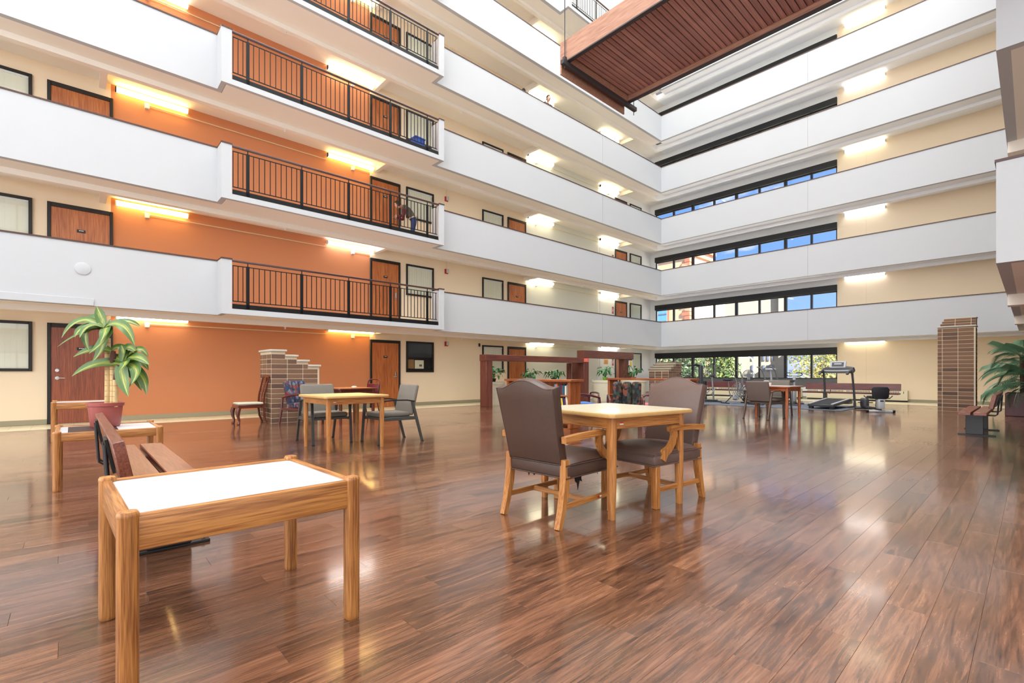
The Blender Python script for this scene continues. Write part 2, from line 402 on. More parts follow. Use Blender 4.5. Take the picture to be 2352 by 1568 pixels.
struct(MB().box(XB, XW, YS, YW + 0.15, TOPZ, TOPZ + 0.2).build('ceiling', WHITEW))
segs = [(XB, 0.62, BEIGE), (0.62, 6.75, ORANGE), (6.75, 13.45, BEIGE), (13.45, 18.2, GREYW), (18.2, XW, WHITEW)]
for a, b, m in segs: struct(MB().box(a, b, YW, YW + 0.15, -0.2, TOPZ).build('wall_left', m))
struct(MB().box(XB - 0.15, XB, YS, YW + 0.15, -0.2, TOPZ).build('wall_back', WHITEW))
struct(MB().box(XB - 0.15, XW + 0.15, YS - 0.15, YS, -0.2, TOPZ).build('wall_right', WHITEW))
for i, (a, b) in enumerate([(XB, -0.395), (0.66, 6.75), (7.785, 12.456), (13.45, 19.53), (20.53, XW)]):
    struct(MB().box(a, b, YW - 0.012, YW, 0, 0.105, bev=0.004).build('baseboard_left', BASEB))

# end wall with its window bands
WY0, WY1 = 5.36, 13.53
def endwall():
    mb = MB(); mw = MB()
    mb.box(XW, XW + 0.2, YS, WY0, -0.2, TOPZ)
    mw.box(XW, XW + 0.2, WY1, YW + 0.15, -0.2, TOPZ)
    for k in range(0, NL + 1):
        z = k * H
        mw.box(XW, XW + 0.2, WY0, WY1, z - 0.4 if k else -0.2, z + 0.5)
    mw.box(XW, XW + 0.2, WY0, WY1, NL * H + 2.12, TOPZ)
    struct(mb.build('wall_end', BEIGE)); struct(mw.build('wall_end', WHITEW))
endwall()
struct(MB().box(XW - 0.012, XW, YS, WY0 + 3.0, 0, 0.105, bev=0.004).build('baseboard_end', BASEB))
MULL = [12.507, 11.476, 10.4, 9.354, 8.338, 7.268, 6.274]
edges = [WY1] + MULL + [WY0]
for k in range(0, NL + 1):
    z = k * H
    t = bpy.data.objects.new('window_%d' % (k + 1), None); COL.objects.link(t); t.location = (XW, (WY0 + WY1) / 2, z); struct(t)
    cy = (WY0 + WY1) / 2
    MB().box(-0.10, 0.12, WY0 - cy, WY1 - cy, 1.87, 2.12).build('header', HEADB, t)
    MB().box(-0.03, 0.16, WY0 - cy, WY1 - cy, 0.50, 0.84, bev=0.01).build('sill', SILLG, t)
    fr = MB().box(0.02, 0.08, WY0 - cy, WY1 - cy, 1.83, 1.88).box(0.02, 0.08, WY0 - cy, WY1 - cy, 0.84, 0.875)
    fr.box(0.02, 0.08, WY0 - cy, WY0 - cy + 0.04, 0.84, 1.87).box(0.02, 0.08, WY1 - cy - 0.04, WY1 - cy, 0.84, 1.87).build('window_frame', DARKF, t)
    for i, y in enumerate(MULL):
        w = 0.11 if i % 2 else 0.07
        MB().box(-0.02, 0.10, y - cy - w / 2, y - cy + w / 2, 0.84, 1.88).build('mullion', HEADB, t)
    for a, b in zip(edges[1:], edges[:-1]):
        MB().box(0.045, 0.051, a - cy + 0.03, b - cy - 0.03, 0.86, 1.85).build('pane', GLASS, t, smooth=False)

# opposite end wall behind the camera: made-up window framing for the fill lights
for k in range(0, NL + 1):
    t = bpy.data.objects.new('window_%d' % (k + 41), None); COL.objects.link(t); t.location = (XB, 3.2, k * H); struct(t)
    MB().box(0, 0.14, -8.05, 8.05, 2.10, 2.20).build('header', DARKF, t); MB().box(0, 0.2, -8.05, 8.05, 0.74, 0.80).build('sill', SILLG, t)
    me = MB().box(0.04, 0.16, -0.04, 0.04, 0.80, 2.10).mesh('mullion', DARKF)
    for i in range(17): inst('mullion', me, t, (0, -8.0 + i, 0))

for k in range(0, NL + 1):  # invented window frames, without glass, dressing the right-wall fill lights
    t = bpy.data.objects.new('window_%d' % (k + 51), None); COL.objects.link(t); t.location = (0.4, YS, k * H); struct(t)
    MB().box(-6.55, 6.55, 0, 0.14, 2.10, 2.20).build('header', DARKF, t); MB().box(-6.55, 6.55, 0, 0.2, 0.74, 0.80).build('sill', SILLG, t)
    me = MB().box(-0.04, 0.04, 0.04, 0.16, 0.80, 2.10).mesh('mullion', DARKF)
    for i in range(14): inst('mullion', me, t, (-6.5 + i, 0, 0))

# galleries ---------------------------------------------------------------
PT = 0.12
def gallery(k):
    z = k * H; zb = z - 0.16; zt = z + 1.035
    bump = [(2.37, 8.17, YR)]
    if k == 6: bump.append((13.81, 19.6, YR))
    # left gallery: slab, edge band and drop rib
    s = MB()
    s.box(XB, XW, 13.02, YW, z - 0.08, z)                       # walkway slab
    s.box(XB, XE + PT, YP + PT, 12.87, zb, z)                     # edge band
    for a, b, yr in bump: s.box(a + 0.11, b - 0.11, YP, YP + PT, zb, z - 0.005)
    s.box(XB, XE + 0.72, 12.87, 13.02, z - 0.27, z)              # drop rib
    for x in (0.48, 6.95, 13.40, 20.0): s.box(x - 0.06, x + 0.06, 13.02, YW, z - 0.24, z - 0.08)
    for a, b, yr in bump: s.box(a + 0.11, b - 0.11, yr + 0.09, YP, zb, z - 0.045)
    # end gallery
    struct(s.build('ceiling_gallery', CEIL)); s = MB()
    s.box(XE + 0.72, XW, YS, 13.02, z - 0.08, z)
    s.box(XE + PT, XE + 0.57, YS, YP + PT, zb, z)
    s.box(XE + 0.57, XE + 0.72, YS, 12.87, z - 0.27, z)
    struct(s.build('ceiling_gallery', CEILW))
    # left parapet with the balcony openings
    xs = [XB] + [q for a, b, _ in bump for q in (a, b)] + [XE]
    p = MB(); c = MB()
    for i in range(0, len(xs), 2):
        p.box(xs[i], xs[i + 1], YP, YP + PT, zb, zt); c.box(xs[i], xs[i + 1], YP - 0.012, YP + PT + 0.012, zt, zt + 0.03)
    for a, b, yr in bump:
        for (u, v, q) in ((a, a + 0.205, 1), (b - 0.172, b, -1)):
            p.box(u, v, yr, yr + 0.09, zb, zt)
            e0, e1 = (u, u + 0.10) if q > 0 else (v - 0.10, v)
            p.box(e0, e1, yr + 0.09, YP + PT, zb, zt)
            c.box(u - 0.005, v + 0.005, yr - 0.012, yr + 0.10, zt, zt + 0.03); c.box(e0 - 0.005, e1 + 0.005, yr + 0.10, YP - 0.012, zt, zt + 0.03)
        p.box(a + 0.205, b - 0.172, yr, yr + 0.09, zb, z - 0.04)
        p.box(a + 0.205, b - 0.172, yr + 0.09, YP, z - 0.04, z - 0.01)
    o = struct(p.build('wall_left', WHITE)); struct(c.build('trim_%d' % k, CAPB))
    MB().box(16.474, 16.480, YP - 0.002, YP + 0.001, zb, zt).build('joint', SILLG, o)
    # end parapet
    o = struct(MB().box(XE, XE + PT, YS, YP + PT, zb, zt).build('wall_end', WHITE))
    struct(MB().box(XE - 0.012, XE + PT + 0.012, YS, YP - 0.02, zt, zt + 0.03).build('trim_%d' % (k + 10), CAPB))
    MB().box(XE - 0.002, XE + 0.001, 5.976, 5.982, zb, zt).build('joint', SILLG, o)
    # right wing: parapets, soffit with a drop rib
    w = MB().box(8.07, XE, 0.3 - PT, 0.3, zb, zt).box(8.07, 8.07 + PT, YS, 0.3 - PT, zb, zt)
    struct(w.build('wall_right', WHITE))
    struct(MB().box(8.058, XE, 0.3 - PT - 0.012, 0.312, zt, zt + 0.03).box(8.058, 8.07 + PT + 0.012, YS, 0.3 - PT - 0.012, zt, zt + 0.03).build('trim_%d' % (k + 20), CAPB))
    s = MB().box(8.07 + PT, XE, YS, 0.3 - PT, zb, z - 0.01)
    s.box(11.4, 11.7, YS, 0.29, z - 0.34, zb).box(15.8, 16.1, YS, 0.29, z - 0.34, zb)
    struct(s.build('ceiling_wing', CEIL))
for k in range(1, NL + 1): gallery(k)
# a raised band at the foot of the level 2 parapet, near left
struct(MB().box(XB, 0.30, YP - 0.02, YP, H - 0.16, H - 0.02, bev=0.006).build('trim_30', WHITE))

# ------------------------------------------------------------------ doors, windows and lights of the galleries
DOORX = wood('door_veneer', (200, 122, 66), (156, 84, 42), 'z', 0.4, 0.5)
DOORD = wood('door_veneer_dark', (158, 84, 52), (118, 58, 38), 'z', 0.4, 0.5)
BLIND = M('blind_fabric', (246, 244, 226), 0.7)
DARKBL = M('dark_roller_shade', (52, 56, 66), 0.7)
ORD = {0: 'ground', 1: 'second', 2: 'third', 3: 'fourth', 4: 'fifth', 5: 'sixth', 6: 'seventh'}
dn = [0]; wn_ = [20]
def door(x0, x1, k, mat, lever_right=True, deadbolt=False, plate=True):
    dn[0] += 1
    t = bpy.data.objects.new('door_%d' % dn[0], None); COL.objects.link(t); t.location = (x0, YW, k * H); struct(t)
    w = x1 - x0; h = 2.11; f = 0.06
    MB().box(0, f, -0.05, 0, 0, h, bev=0.006).box(w - f, w, -0.05, 0, 0, h, bev=0.006).box(f, w - f, -0.05, 0, h - 0.09, h, bev=0.006).build('door_frame', DARKF, t)
    MB().box(f, w - f, -0.028, 0, 0.005, h - 0.09).build('door_leaf', mat, t)
    hx = w - f - 0.09 if lever_right else f + 0.09; d = -1 if lever_right else 1
    if deadbolt: MB().cyl((hx, -0.028, 0.96), (hx, -0.045, 0.96), 0.034, n=18).build('rose', CHROME, t)
    else: MB().box(hx - 0.025, hx + 0.025, -0.036, -0.028, 0.92, 1.12, bev=0.003).build('lock_plate', CHROME, t)
    MB().cyl((hx, -0.03, 0.96), (hx, -0.075, 0.96), 0.012).tube([(hx, -0.07, 0.96), (hx + d * 0.05, -0.072, 0.96), (hx + d * 0.12, -0.07, 0.958)], 0.010).build('lever', CHROME, t)
    if deadbolt: MB().cyl((hx, -0.028, 1.12), (hx, -0.06, 1.12), 0.032, n=16).build('deadbolt', CHROME, t)
    if plate:
        q = MB().box(w / 2 - 0.07, w / 2 + 0.07, -0.036, -0.028, 1.55, 1.615, bev=0.003).build('number_plate', BLACKM, t)
        MB().box(w / 2 - 0.035, w / 2 - 0.012, -0.038, -0.036, 1.585, 1.60).box(w / 2 - 0.006, w / 2 + 0.012, -0.038, -0.036, 1.585, 1.60).box(w / 2 + 0.018, w / 2 + 0.036, -0.038, -0.036, 1.585, 1.60).build('numerals', WHITEP, q)
    return t
def window(x0, x1, k, kind='blind'):
    wn_[0] += 1
    t = bpy.data.objects.new('window_%d' % wn_[0], None); COL.objects.link(t); t.location = (x0, YW, k * H); struct(t)
    w = x1 - x0; a, b, f = 1.10, 2.115, 0.055
    MB().box(0, f, -0.05, 0, a, b, bev=0.005).box(w - f, w, -0.05, 0, a, b, bev=0.005).box(f, w - f, -0.05, 0, b - f, b, bev=0.005).box(f, w - f, -0.05, 0, a, a + f, bev=0.005).build('window_frame', DARKF, t)
    if kind == 'blind':
        n = 11; sw = (w - 2 * f) / n
        me = MB().box(-sw / 2 - 0.004, sw / 2 + 0.004, -0.002, 0.002, a + f + 0.01, b - f - 0.05).mesh('blind_slat', BLIND)
        for i in range(n): inst('blind_slat', me, t, (f + (i + 0.5) * sw, -0.010, 0), (0, 0, radians(13 + random.uniform(-4, 4))))
        MB().box(f, w - f, -0.022, -0.002, b - f - 0.05, b - f - 0.005).build('head_rail', WHITEP, t)
    else:
        MB().box(f, w - f, -0.010, -0.004, a + 0.5, b - f).build('roller_shade', DARKBL, t)
        MB().box(f, w - f, -0.004, -0.001, a + f, a + 0.5).build('dark_opening', BLACKM, t)
        PAPER = M('notice_paper', (232, 226, 200), 0.8); CARD = M('kraft_card', (150, 112, 70), 0.8)
        MB().box(f + 0.02, f + 0.24, -0.016, -0.012, a + 0.12, a + 0.42).build('card_notice', CARD, t)
        q = MB().box(f + 0.27, f + 0.61, -0.018, -0.012, a + 0.12, a + 0.40).build('paper_notice', PAPER, t)
        MB().box(f + 0.44, f + 0.54, -0.020, -0.018, a + 0.19, a + 0.26).build('print', SILLG, q)
    MB().box(f, w - f, -0.032, -0.028, a + f, b - f).build('pane', GLASS, t, smooth=False)
    return t
for k in range(NL + 1):
    dm = DOORD if k == 0 else DOORX
    door(-0.395, 0.658, k, dm, lever_right=False, deadbolt=True)
    door(6.75, 7.785, k, DOORX)
    door(12.456, 13.448, k, DOORX)
    door(19.53, 20.534, k, DOORX)
    window(-1.62, -0.612, k)
    window(8.007, 9.061, k, 'dark' if k == 0 else 'blind')
    window(11.195, 12.23, k)
    window(20.803, 21.839, k)

EM = {'warm': emis('tube_warm', (1.0, 0.86, 0.58), LAMP), 'yellow': emis('tube_yellow', (1.0, 0.70, 0.22), LAMP * 0.95), 'cool': emis('tube_cool', (0.95, 0.97, 1.0), LAMP), 'cream': emis('tube_cream', (1.0, 0.92, 0.66), LAMP), 'cool_end': emis('tube_cool_end', (0.97, 0.97, 1.0), LAMP * 0.55), 'cream_end': emis('tube_cream_end', (1.0, 0.93, 0.72), LAMP * 0.55)}
CREAMP = M('cream_conduit_paint', (226, 208, 168), 0.6)
tone_word = {'warm': 'warm white', 'yellow': 'yellowish', 'cool': 'cool white', 'cream': 'creamy white'}
def strip(k, x0, x1, tone, place, box_at=0.5, pipe=None, end=False):
    L_ = x1 - x0; z = k * H + 2.315
    lab = '%s fluorescent strip on the %s-floor wall, %s' % (tone_word[tone], ORD[k], place)
    if not end: t = thing('strip_light', lab, 'light', (x0, YW - 0.004, z), 0, 'gallery strip lights')
    else: t = thing('strip_light', lab, 'light', (XW - 0.004, x1, z), -pi / 2, 'gallery strip lights')
    # local x along the lamp, -y into the gallery
    MB().box(0.0, L_, -0.05, 0, -0.02, 0.075, bev=0.004).build('housing', WHITEP, t)
    pr = [(-0.05, -0.045), (-0.11, -0.045), (-0.135, -0.03), (-0.14, 0.03), (-0.12, 0.055), (-0.05, 0.06)]
    MB().prism(pr, 'x', 0.02, L_ - 0.02).build('diffuser', EM[tone + '_end'] if end else EM[tone], t)
    MB().prism([(y * 1.02, zz * 1.1) for y, zz in pr], 'x', 0.0, 0.02).build('end_cap', BLACKM if k in (2, 3) else WHITEP, t)
    MB().prism([(y * 1.02, zz * 1.1) for y, zz in pr], 'x', L_ - 0.02, L_).build('end_cap', WHITEP, t)
    if pipe:
        bx = L_ * box_at
        MB().box(bx - 0.045, bx + 0.045, -0.07, 0, -0.20, -0.08, bev=0.006).build('junction_box', WHITEP, t)
        MB().tube([(bx + 0.045, -0.03, -0.115), (pipe - x0, -0.03, -0.115)], 0.012, 6).build('conduit', CREAMP, t)
tones = {0: ('warm', 'yellow', 'cream', 'cool'), 1: ('yellow', 'cool', 'cream', 'cream'), 2: ('yellow', 'yellow', 'cream', 'cream'), 3: ('warm', 'warm', 'cream', 'warm'), 4: ('warm', 'warm', 'cream', 'cream'), 5: ('warm', 'cream', 'cream', 'cream')}
for k in range(6):
    a, b, c, d = tones[k]
    strip(k, 0.69, 2.05, a, 'near end of the orange paint', 0.42, 5.4)
    strip(k, 5.40, 6.84, b, 'far end of the orange paint', 0.55, 6.84)
    strip(k, 13.50, 15.0, c, 'beside the third door along', 0.35, 18.2)
    strip(k, 18.25, 19.7, d, 'near the corner by the windows', 0.5, 19.4)
    strip(k, 3.78, 5.10, 'cool' if k in (1, 2, 4) else 'cream', 'right of the end windows', end=True)

# white utility doors with a red sign, beside the fourth door
for k in range(NL):
    dn[0] += 1
    t = bpy.data.objects.new('door_%d' % dn[0], None); COL.objects.link(t); t.location = (18.32, YW, k * H); struct(t)
    MB().box(0, 1.15, -0.03, 0, 0.0 if k else 0.5, 1.98, bev=0.005).build('door_leaf', WHITEP, t)
    MB().cyl((1.06, -0.03, 1.05), (1.06, -0.07, 1.05), 0.025).build('knob', CHROME, t)
    q = MB().box(0.94, 1.08, -0.036, -0.03, 1.45, 1.78).build('red_sign', RED, t)
    MB().box(0.965, 0.985, -0.038, -0.036, 1.50, 1.73).box(1.035, 1.055, -0.038, -0.036, 1.50, 1.73).box(0.985, 1.035, -0.038, -0.036, 1.60, 1.635).build('sign_letter', WHITEP, q)
    if k == 0:
        q = MB().box(0.30, 0.62, -0.036, -0.03, 1.50, 1.74).build('orange_notice', M('orange_notice', (238, 180, 96), 0.7), t)
        for j in range(4): MB().box(0.34, 0.58, -0.038, -0.036, 1.54 + j * 0.045, 1.552 + j * 0.045).build('print_line', SILLG, q)
# fire alarm sounders, small wall box, round parapet cover
for k in range(1, 4):
    kk = k - 1
    t = thing('fire_alarm', 'red and grey fire alarm sounder on the %s-floor beige wall' % ORD[kk], 'alarm', (9.585, YW, kk * H + 2.09), 0, 'fire alarm sounders')
    MB().box(-0.065, 0.065, -0.05, 0, -0.08, 0.08, bev=0.006).build('red_body', RED, t)
    MB().box(-0.02, 0.07, -0.085, -0.05, -0.055, 0.085, bev=0.006).build('strobe', M('strobe_grey', (196, 196, 190), 0.4), t)
    MB().tube([(0.0, -0.02, 0.08), (0.0, -0.02, 0.33)], 0.010, 6).build('conduit', CREAMP, t)
tag(MB().box(11.02, 11.08, YW - 0.06, YW, 2.05, 2.17, bev=0.01).build('wall_sensor', DARKF), 'small dark sensor box high on the ground-floor beige wall', 'sensor')
t = thing('round_cover', 'round white speaker cover on the second-floor parapet', 'cover', (0.14, YP, 3.06))
MB().lathe([(0.0, 0.022), (0.07, 0.021), (0.098, 0.015), (0.106, 0.0)], 28).xf(Matrix.Rotation(radians(90), 4, 'X')).build('cover_disc', WHITE, t)
MB().lathe([(0.100, 0.016), (0.116, 0.012), (0.120, 0.0)], 28).xf(Matrix.Rotation(radians(90), 4, 'X')).build('cover_rim', WHITE, t)
# sprinkler heads under the galleries
n_s = 0
for k in range(1, 5):
    for x in (4.0, 9.6, 16.0):
        t = thing('sprinkler_head', 'small white sprinkler head under the %s-floor gallery %s' % (ORD[k], {4.0: 'by the orange wall', 9.6: 'past the balcony', 16.0: 'near the far corner'}[x]), 'sprinkler', (x, 12.94, k * H - 0.27), 0, 'gallery sprinklers')
        MB().lathe([(0.035, 0.0), (0.035, -0.012), (0.012, -0.015), (0.012, -0.045), (0.03, -0.048), (0.03, -0.055), (0, -0.056)], 10).build('head', WHITEP, t)
# fine panel joints on the end wall
for k in range(NL): struct(MB().box(XW - 0.003, XW, 4.40, 4.408, k * H, k * H + 2.3).build('trim_%d' % (40 + k), CREAMP))

# black railings of the balconies
RAILB = M('railing_black', (11, 10, 12), 0.5, spec=0.3)
HANDR = M('handrail_brown', (64, 32, 30), 0.35, coat=0.3)
def railing(k, x0, x1, posts, where):
    z = k * H
    t = thing('balcony_railing', 'black metal railing with brown handrail on the %s-floor balcony %s' % (ORD[k], where), 'railing', (x0, YR + 0.03, z - 0.045), 0, 'balcony railings')
    L_ = x1 - x0; zt = 1.075
    MB().box(0, L_, -0.03, 0.03, zt - 0.035, zt + 0.01, bev=0.012, seg=2).build('handrail', HANDR, t)
    MB().box(0.01, L_ - 0.06, -0.008, 0.008, zt - 0.125, zt - 0.107).build('top_bar', RAILB, t)
    MB().box(0.01, L_ - 0.06, -0.008, 0.008, 0.165, 0.185).build('bottom_bar', RAILB, t)
    MB().box(0.01, L_ - 0.02, -0.012, 0.012, 0.01, 0.115).build('kick_plate', RAILB, t)
    me = MB().box(-0.0075, 0.0075, -0.0075, 0.0075, 0.18, zt - 0.11).mesh('baluster', RAILB, smooth=False)
    mp = MB().box(-0.034, 0.034, -0.012, 0.012, 0.0, zt - 0.10).box(-0.008, 0.008, -0.010, 0.010, zt - 0.10, zt - 0.03).box(-0.012, 0.012, 0.012, 0.03, -0.0, zt - 0.12).mesh('post', RAILB, smooth=False)
    ps = [p - x0 for p in posts]
    for p in ps: inst('post', mp, t, (p, 0, 0))
    stops = [0.02] + ps + [L_ - 0.10]
    inst('baluster', me, t, (0.02, 0, 0))
    for a, b in zip(stops[:-1], stops[1:]):
        n = max(1, int(round((b - a) / 0.112)))
        for i in range(1, n): inst('baluster', me, t, (a + (b - a) * i / n, 0, 0))
    inst('baluster', me, t, (L_ - 0.10, 0, 0))
for k in range(1, 6): railing(k, 2.58, 7.99, [2.894, 4.065, 5.235, 6.419, 7.60], 'by the orange wall')
railing(6, 14.02, 19.42, [14.35, 15.55, 16.75, 17.95, 19.1], 'behind the hanging wooden canopy')

# hanging wooden canopy
CAN = slat_mat('canopy_board', (164, 116, 108), (192, 142, 130), 'x')
CANS = wood('canopy_side_wood', (188, 142, 118), (150, 106, 86), 'y', 0.5, 0.8, 0.0)
GREYM = M('dark_grey_steel_bar', (74, 70, 72), 0.5, metal=0.4)
cx0, cx1, cy1, cy0, cz0, cz1 = 6.0, 7.82, 5.32, -6.5, 6.20, 6.57
t = thing('hanging_canopy', 'long brown wooden canopy hung on rods across the atrium', 'canopy', (0, 0, 0))
MB().box(cx0, cx0 + 0.05, cy0, cy1, cz0 + 0.02, cz1, bev=0.004).build('side_panel', CANS, t)
MB().box(cx1 - 0.05, cx1, cy0, cy1, cz0 + 0.02, cz1, bev=0.004).build('side_panel', CANS, t)
MB().box(cx0 - 0.004, cx0 + 0.07, cy0, cy1, cz0, cz0 + 0.02).build('edge_strip', GREYM, t)
MB().box(cx1 - 0.07, cx1 + 0.004, cy0, cy1, cz0, cz0 + 0.02).build('edge_strip', GREYM, t)
MB().box(cx0 + 0.05, cx1 - 0.05, cy0, cy1 - 0.002, cz0 + 0.14, cz0 + 0.17).build('backing_board', DARKF, t)
MB().box(cx0, cx1, cy1 + 0.0, cy1 + 0.03, cz0 - 0.16, cz1, bev=0.003).box(cx0 + 0.05, cx1 - 0.05, cy1 - 0.12, cy1, cz0 + 0.0, cz0 + 0.14).build('end_board', CANS, t)
bw = 0.088
me = MB().box(-(cx1 - cx0) / 2 + 0.055, (cx1 - cx0) / 2 - 0.055, -bw / 2 + 0.006, bw / 2 - 0.006, 0, 0.025, bev=0.004).mesh('board', CAN, smooth=False)
y = cy1 - 0.18
while y > cy0 + bw:
    inst('board', me, t, ((cx0 + cx1) / 2, y, cz0 + 0.115)); y -= bw
for yy in (cy1 - 0.10, -0.6, -6.0):
    c_ = MB().box(cx0 - 0.10, cx1 + 0.22, yy - 0.035, yy + 0.035, cz0 - 0.075, cz0 - 0.002, bev=0.004).build('cross_bar', GREYM, t)
    MB().tube([(cx0 - 0.03, yy, cz0 - 0.12), (cx0 - 0.03, yy, TOPZ - 0.3)], 0.008, 6).build('hanger_rod', GREYM, t)
    MB().tube([(cx1 + 0.16, yy, cz0 - 0.16), (cx1 + 0.16, yy, TOPZ - 0.3)], 0.008, 6).build('hanger_rod', GREYM, t)
    MB().box(cx0 - 0.06, cx0 - 0.005, yy - 0.025, yy + 0.025, cz0 - 0.002, cz0 + 0.06).build('bracket', GREYM, t)

# ------------------------------------------------------------------ furniture
OAK = {a: wood('oak_' + a, (200, 138, 74), (150, 88, 38), a, 0.38, 1.0, 0.25, 0.25) for a in 'xyz'}
OAKD = {a: wood('red_oak_' + a, (196, 134, 70), (132, 76, 32), a, 0.38, 1.0, 0.25, 0.25) for a in 'xyz'}
WHITEL = M('white_laminate', (190, 192, 196), 0.38)
CREAML = M('cream_laminate', (226, 216, 186), 0.22, coat=0.2)
YELLOWL = M('pale_yellow_laminate', (220, 200, 138), 0.25)
BLKL = M('dark_brown_laminate', (50, 38, 38), 0.35)
LEATHER = M('brown_vinyl_leather', (76, 56, 47), 0.42, var=0.12, vscale=30, bump=0.12, bscale=260)
LEATHER2 = M('taupe_vinyl_leather', (100, 79, 71), 0.45, var=0.10, vscale=30, bump=0.12, bscale=260)
TORN = M('torn_black_lining', (18, 16, 18), 0.9)
STICK_R = M('red_sticker', (196, 40, 36), 0.5)
BENCHW = wood('bench_redwood', (136, 74, 52), (92, 44, 30), 'y', 0.35, 0.7, 0.2)
GREYF = M('grey_chair_fabric', (116, 108, 98), 0.85, var=0.15, vscale=90, bump=0.2, bscale=300)
TAUPEF = M('taupe_chair_fabric', (104, 90, 84), 0.85, var=0.15, vscale=90, bump=0.2, bscale=300)
GREYMET = M('grey_metal_frame', (86, 88, 86), 0.4, metal=0.5)
TAUPEMET = M('bronze_metal_frame', (112, 100, 92), 0.35, metal=0.6)
BURG = wood('burgundy_wood', (92, 34, 34), (54, 18, 20), 'x', 0.3, 0.8, 0.4)
BURGM = M('burgundy_lacquer', (86, 26, 28), 0.3, coat=0.4)
MAHOG = M('mahogany', (92, 40, 24), 0.3, var=0.25, vscale=20, coat=0.4)
BLUEF = M('blue_seat_fabric', (70, 120, 190), 0.8, bump=0.1, bscale=200)
PINKF = M('pink_seat_fabric', (190, 110, 112), 0.8, bump=0.1, bscale=200)
DAMASK = M('pale_green_seat_fabric', (186, 180, 158), 0.8, var=0.1, vscale=60)
def pattern_mat(name, cols):
    m, N, L, b = newmat(name)
    tc = N.new('ShaderNodeTexCoord'); v = N.new('ShaderNodeTexVoronoi'); v.distance = 'MANHATTAN'; v.inputs['Scale'].default_value = 24; v.inputs['Randomness'].default_value = 0.75
    mp = N.new('ShaderNodeMapping'); mp.inputs['Scale'].default_value = (1.0, 1.0, 0.7); L.new(tc.outputs['Object'], mp.inputs[0]); L.new(mp.outputs[0], v.inputs['Vector'])
    s = N.new('ShaderNodeSeparateColor'); L.new(v.outputs['Color'], s.inputs[0])
    r = N.new('ShaderNodeValToRGB'); r.color_ramp.interpolation = 'CONSTANT'; L.new(s.outputs[0], r.inputs[0]); e = r.color_ramp.elements
    e[0].position = 0; e[0].color = lin(cols[0]); e[1].position = 1.0 / len(cols); e[1].color = lin(cols[1])
    for i in range(2, len(cols)): x = e.new(i / len(cols)); x.color = lin(cols[i])
    L.new(r.outputs[0], b.inputs['Base Color']); b.inputs['Roughness'].default_value = 0.85
    return m
PATD = pattern_mat('dark_patterned_fabric', [(36, 40, 40), (58, 24, 30), (30, 44, 46), (70, 76, 50), (24, 24, 30), (30, 32, 36), (52, 66, 60), (120, 70, 52), (44, 30, 34), (66, 72, 76)])
PATB = pattern_mat('blue_patterned_fabric', [(38, 50, 74), (116, 40, 46), (40, 56, 84), (96, 106, 124), (90, 34, 44), (46, 60, 70), (110, 66, 56), (36, 38, 58)])

# end tables: round oak posts, deep aprons, inset laminate panel
def squircle(r, n=16):
    out = []
    for i in range(n):
        a = 2 * pi * (i + 0.5) / n; c, s = cos(a), sin(a)
        q = (abs(c) ** 3.2 + abs(s) ** 3.2) ** (-1 / 3.2)
        out.append((r * q * c, r * q * s))
    return out
def end_table(label, loc, rz, w, d, h, panel, wd=OAKD, border=None, apr=0.115, pr=0.0295):
    t = thing('end_table', label, 'table', loc, rz)
    for sx in (-1, 1):
        for sy in (-1, 1):
            x, y = sx * (w / 2 - pr), sy * (d / 2 - pr)
            ring = lambda k, z: [(x + px * k, y + py * k, z) for px, py in squircle(pr)]
            MB().loft([ring(0.86, 0.0), ring(0.95, 0.004), ring(1, 0.02), ring(1, h - 0.004), ring(1.03, h), ring(1.03, h + 0.009), ring(0.9, h + 0.016), ring(0.45, h + 0.019)]).build('leg', wd['z'], t)
    a = pr * 1.5
    for s in (-1, 1):
        MB().box(-w / 2 + a, w / 2 - a, s * (d / 2 - 0.028) - 0.016, s * (d / 2 - 0.028) + 0.016, h - apr, h + 0.004, bev=0.007, seg=2).build('apron', wd['x'], t)
        MB().box(s * (w / 2 - 0.028) - 0.016, s * (w / 2 - 0.028) + 0.016, -d / 2 + a, d / 2 - a, h - apr, h + 0.004, bev=0.007, seg=2).build('apron', wd['y'], t)
    MB().box(-w / 2 + 0.044, w / 2 - 0.044, -d / 2 + 0.044, d / 2 - 0.044, h - 0.03, h - 0.005).build('tabletop', panel, t)
    if border:
        MB().box(-w / 2 + 0.10, w / 2 - 0.34, -d / 2 + 0.10, d / 2 - 0.10, h - 0.006, h - 0.003).build('dark_inlay', border, t)
    return t
end_table('oak end table with white laminate top nearest the camera', (0.497, 2.337, 0), radians(1.6), 0.815, 0.78, 0.592, WHITEL)
end_table('low oak end table with dark inlaid top under the potted dracaena', (0.265, 6.27, 0), radians(0), 0.80, 0.84, 0.515, WHITEL, border=BLKL, apr=0.075, pr=0.03)
end_table('taller oak end table with white top by the ground-floor brown door', (0.15, 10.45, 0), 0, 0.80, 0.72, 0.60, WHITEL, apr=0.10, pr=0.032)

